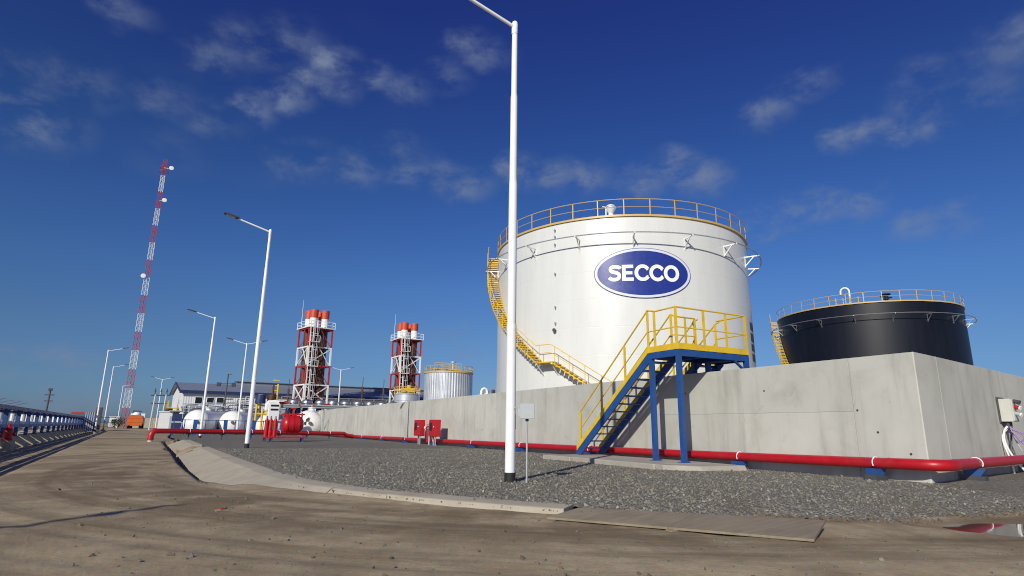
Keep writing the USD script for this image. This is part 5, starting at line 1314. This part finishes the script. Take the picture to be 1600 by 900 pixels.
for k_ in range(5):
    part(cr, 'hanging_drum', lathe([(0, cr0[2] - 1.35), (.3, cr0[2] - 1.35), (.32, cr0[2] - .8), (.28, cr0[2] - .36), (0, cr0[2] - .35)], 12, (.9 + .75 * k_, -.3, 0)), 'fascia_blue', smooth=40)
part(cr, 'red_skid', box(-1.1, .6, -.6, .6, cr0[2] + .03, cr0[2] + .25), 'tower_red')

ld = at(516, 676, 58)
tl = thing('steel_trestle', 'small dark steel trestle standing before the far end of the wall', 'trestle', (ld[0], 58, 0))
part(tl, 'top_bar', bar((-.1, 0, 1.35), (1.05, 0, 1.35), .12, .1), 'dark_grey')
for a, b in (((0, 0, 1.3), (-.25, -.4, -.1)), ((.95, 0, 1.3), (1.1, -.4, -.1)), ((0.1, 0, 1.3), (.0, .4, -.1)), ((.9, 0, 1.3), (.85, .4, -.1))):
    part(tl, 'leg', bar(a, b, .07, .07), 'dark_grey')
la = at(520, 676, 60)
lr = thing('leaning_ladder', 'thin steel ladder leaning on the far end of the wall', 'ladder', (la[0], 60, 0))
for o in (0, .45):
    part(lr, 'stile', bar((-1.0 + .0, o, -.1), (11.65 - la[0], o, 2.5), .05, .05), 'galvanised')
for k_ in range(8):
    u = .1 + k_ * .11; part(lr, 'rung', cyl((-1 + (12.65 - la[0]) * u, 0, -.1 + 2.6 * u), (-1 + (12.65 - la[0]) * u, .45, -.1 + 2.6 * u), .02, 6), 'galvanised')

# ------------------------------------------------------------------ chimney towers
tp0 = at(484, 628, 100)
ct = thing('chimney_tower', 'left red and white lattice tower carrying four orange-topped chimneys', 'chimney tower', (tp0[0], 100, 0), rad(14), group='chimney towers of the power plant')
A_, Z0, HS = 1.95, 4.3, 3.0
for k_ in range(4):
    z0, z1 = Z0 + HS * k_, Z0 + HS * (k_ + 1); red = k_ % 2 == 1; mt = 'tower_red' if red else 'white_paint'
    for sx, sy in ((-1, -1), (1, -1), (1, 1), (-1, 1)):
        part(ct, 'tower_leg', box(sx * A_ - .12, sx * A_ + .12, sy * A_ - .12, sy * A_ + .12, z0 + .002, z1 - .002), mt)
    C4 = [np.array([sx * A_, sy * A_, 0]) for sx, sy in ((-1, -1), (1, -1), (1, 1), (-1, 1))]
    for c_ in range(4):
        a, b = C4[c_], C4[(c_ + 1) % 4]; ins = (b - a) / np.linalg.norm(b - a) * .125
        part(ct, 'girt', bar(a + ins + [0, 0, z1 - .1], b - ins + [0, 0, z1 - .1], .18, .2), 'tower_red' if red else 'white_paint')
        if k_ in (0, 2):
            part(ct, 'brace', bar(a + ins + [0, 0, z0 + .2], b - ins + [0, 0, z1 - .3], .13, .13), 'white_paint')
        if k_ == 0:
            part(ct, 'brace', bar(b - ins + [0, 0, z0 + .2], a + ins + [0, 0, z1 - .3], .13, .13), 'white_paint')
        else:
            part(ct, 'brace', bar(b - ins + [0, 0, z0 + .1], (a + b) / 2 + [0, 0, z1 - .25], .1, .1), mt)
ZP = Z0 + 4 * HS
part(ct, 'base_frame', merge([bar((sx * 2.2, -2.2, Z0 - .1), (sx * 2.2, 2.2, Z0 - .1), .25, .25) for sx in (-1, 1)] + [bar((-2.05, sy * 2.2, Z0 - .1), (2.05, sy * 2.2, Z0 - .1), .25, .25) for sy in (-1, 1)]), 'tower_red')
part(ct, 'platform', box(-2.3, 2.3, -2.3, 2.3, ZP + .002, ZP + .14), 'white_paint')
part(ct, 'platform_rail', merge([bar((sx * 2.25, -2.25, ZP + z), (sx * 2.25, 2.25, ZP + z), .06, .06) for sx in (-1, 1) for z in (.6, 1.1)] + [bar((-2.2, sy * 2.25, ZP + z), (2.2, sy * 2.25, ZP + z), .06, .06) for sy in (-1, 1) for z in (.6, 1.1)] + [box(x_ - .04, x_ + .04, y_ - .04, y_ + .04, ZP + .142, ZP + 1.14) for x_ in (-2.25, -.75, .75, 2.25) for y_ in (-2.25, 2.25)]), 'white_paint')
for sx, sy in ((-1, -1), (1, -1), (1, 1), (-1, 1)):
    x_, y_ = sx * .95, sy * .95
    body = part(ct, 'chimney', lathe([(.85, Z0), (.85, Z0 + 3.1), (.62, Z0 + 3.6), (.6, ZP - .01)], 24, (x_, y_, 0)), 'rust_dark', smooth=40)
    part(body, 'chimney_neck', lathe([(.6, ZP + .15), (.6, ZP + 1.75), (.01, ZP + 1.75)], 24, (x_, y_, 0)), 'vessel_white', smooth=40)
    part(body, 'chimney_top', lathe([(.52, ZP + 1.76), (.66, ZP + 1.76), (.68, ZP + 3.1), (.62, ZP + 3.1), (.6, ZP + 2.2), (.0, ZP + 2.2)], 24, (x_, y_, 0)), 'orange_red', smooth=40)
# caged ladder and service column on the near corner
part(ct, 'service_column', merge([box(-2.0 + k_ * .5, -1.88 + k_ * .5, -2.5, -2.4, Z0 - .2, ZP + 1.2) for k_ in range(2)] + [box(-1.87, -1.51, -2.5, -2.42, Z0 + k_ * 1.0, Z0 + k_ * 1.0 + .06) for k_ in range(14)]), 'white_paint')
part(ct, 'ladder_cage', merge([off(ring(.36, 0, .025, 14, sides=4), (-.95, -2.45, Z0 + .6 + 1.3 * k_)) for k_ in range(9)] + [bar((-.95 + .36 * math.cos(a), -2.45 + .36 * math.sin(a), Z0 + .4), (-.95 + .36 * math.cos(a), -2.45 + .36 * math.sin(a), ZP + .6), .045, .045) for a in (3.6, 4.7, 5.8)]), 'white_paint')
for z in (Z0 + HS * 2 - .3, Z0 + HS * 3.2):
    part(ct, 'ladder_landing', merge([box(-2.1, -.5, -3.0, -2.3, z, z + .08), bar((-2.1, -3.0, z + 1), (-.5, -3.0, z + 1), .06, .06), box(-2.1, -2.04, -3.03, -2.97, z + .05, z + 1.0), box(-.56, -.5, -3.03, -2.97, z + .05, z + 1.0)]), 'white_paint')
part(ct, 'lightning_rod', cyl((-1.8, 1.8, ZP + .1), (-1.8, 1.8, ZP + 5.0), .05, 6, .02), 'white_paint')
tp1 = at(631, 628, 104)
dup(ct, (tp1[0], 104, .0), 'right red and white lattice tower with four orange chimneys near the silver tank', rz=rad(4))

# silver clad tanks
sl_ = at(705, 610, 88); rs_ = 3.85
sv = thing('silver_tank', 'round silver tank clad in ribbed sheet behind the wall', 'tank', (sl_[0] + .3, 90, 0))
HS_ = at(705, 583, 88)[2]
n_ = 56; ang = np.arange(n_ * 4) * 2 * math.pi / (n_ * 4); rr_ = rs_ + np.where(np.arange(n_ * 4) % 4 < 2, .05, 0)
V = np.array([(r * math.cos(a), r * math.sin(a), z) for z in (0, HS_) for r, a in zip(rr_, ang)]); k4 = n_ * 4
paint('clad', (0.62, 0.64, 0.67), 0.34, 0.06, 0.6, metallic=0.55)
part(sv, 'cladding', (V, np.array([[i_, (i_ + 1) % k4, k4 + (i_ + 1) % k4] for i_ in range(k4)] + [[i_, k4 + (i_ + 1) % k4, k4 + i_] for i_ in range(k4)])), 'clad')
part(sv, 'roof', lathe([(rs_ + .1, HS_ - .04), (rs_ + .1, HS_ + .02), (.01, HS_ + .7)], 64), 'clad', smooth=30)
part(sv, 'rail', merge([ring(rs_, HS_ + z, .04, 64, sides=5) for z in (.55, 1.1)]), 'rail_gold')
for k_ in range(20):
    a = 2 * math.pi * k_ / 20; part(sv, 'rail_post', off(box(-.04, .04, -.04, .04, HS_, HS_ + 1.12), (rs_ * math.cos(a), rs_ * math.sin(a), 0)), 'rail_gold')
part(sv, 'kick_plate', lathe([(rs_ + .12, HS_ - .03), (rs_ + .14, HS_ - .03), (rs_ + .14, HS_ + .22), (rs_ + .12, HS_ + .22)], 64), 'rail_gold')
part(sv, 'roof_catwalk', merge([box(-3.4, 1.2, -2.4, -1.4, HS_ + .45, HS_ + .55)] + [bar((-3.4, -2.4, HS_ + z), (1.2, -2.4, HS_ + z), .06, .06) for z in (1.0, 1.5)] + [box(x_, x_ + .06, -2.43, -2.37, HS_ + .2, HS_ + 1.5) for x_ in (-3.4, -2.2, -1, .2, 1.1)]), 'yellow_paint')
part(sv, 'roof_nozzle', merge([cyl((.3, -1, HS_), (.3, -1, HS_ + 1.7), .18, 10), lathe([(0, HS_ + 1.7), (.45, HS_ + 1.75), (.4, HS_ + 1.95), (0, HS_ + 2.05)], 12, (.3, -1, 0))]), 'galvanised')
sm0, sm1, smt = at(621, 620, 80), at(661, 620, 80), at(641, 616, 80)
s2 = thing('small_silver_tank', 'smaller silver tank with a yellow guard before the right chimney tower', 'tank', ((sm0[0] + sm1[0]) / 2, 81.5, 0))
r2_ = (sm1[0] - sm0[0]) / 2 * .97; h2_ = smt[2]
part(s2, 'cladding', lathe([(r2_, 0), (r2_, h2_)], 48), 'clad', smooth=40)
part(s2, 'roof', lathe([(r2_ + .06, h2_ - .02), (r2_ + .06, h2_ + .04), (.01, h2_ + .35)], 48), 'clad', smooth=30)
part(s2, 'guard', merge([ring(r2_, h2_ + z, .04, 40, sides=5) for z in (.5, 1.0)] + [off(box(-.04, .04, -.04, .04, h2_, h2_ + 1), (r2_ * math.cos(a), r2_ * math.sin(a), 0)) for a in np.arange(0, 6.28, .5)]), 'rail_gold')
part(s2, 'agitator', merge([cbox(-.9, .9, -.6, .2, h2_ + .3, h2_ + .9, .05), cyl((.2, -.2, h2_ + .9), (.2, -.2, h2_ + 1.3), .3, 10)]), 'yellow_paint')
wp0 = at(752, 618, 84)
wpw = thing('white_pipework', 'white curved pipework between the silver tank and the white tank', 'pipework', (wp0[0], 84, 0))
zz = wp0[2]
part(wpw, 'pipe', tube([(0, 0, zz - 2.5), (0, 0, zz + .6), (.15, 0, zz + .95), (.5, 0, zz + 1.1), (.85, 0, zz + .95), (1, 0, zz + .6), (1, 0, zz - 2.5)], .22, 10), 'vessel_white', smooth=40)
part(wpw, 'header', cyl((0, .4, zz + .2), (3.2, .4, zz + .2), .2, 10), 'vessel_white', smooth=40)
part(wpw, 'frame', merge([box(x_, x_ + .1, .3, .5, 0, zz + .9) for x_ in (1.4, 2.1, 2.8)] + [bar((1.4, .4, zz + .8), (2.9, .4, zz + .8), .06, .06)]), 'galvanised')
part(wpw, 'motor', cbox(2.0, 2.5, .2, .6, zz + .45, zz + 1.0, .05), 'dark_grey')
sm_ = at(735, 600, 87)
# thin dark poles on the far hall roof
for q0, q1, Y, lab, m_ in (((565, 628), (566, 604), 103, 'thin dark exhaust mast left of the second chimney tower', 'rust_dark'), ((598, 630), (598.5, 607), 103, 'dark mast close to the left leg of the second chimney tower', 'dark_grey'), ((449, 630), (450, 608), 104, 'short dark exhaust beside the left chimney tower', 'rust_dark')):
    a, b = at(*q0, Y), at(*q1, Y)
    e_ = thing('exhaust_mast', lab, 'chimney', (a[0], Y, 0))
    part(e_, 'pipe', merge([cyl((0, 0, 0), (0, 0, b[2]), .16, 8)]), m_, smooth=40); part(e_, 'collar', merge([box(-.5, .5, -.2, .2, b[2] - 1.2 - k_ * .9, b[2] - 1.05 - k_ * .9) for k_ in range(3)]), 'dark_grey'); part(e_, 'tip', cyl((0, 0, b[2]), (0, 0, b[2] + 1.6), .05, 6), 'dark_grey')
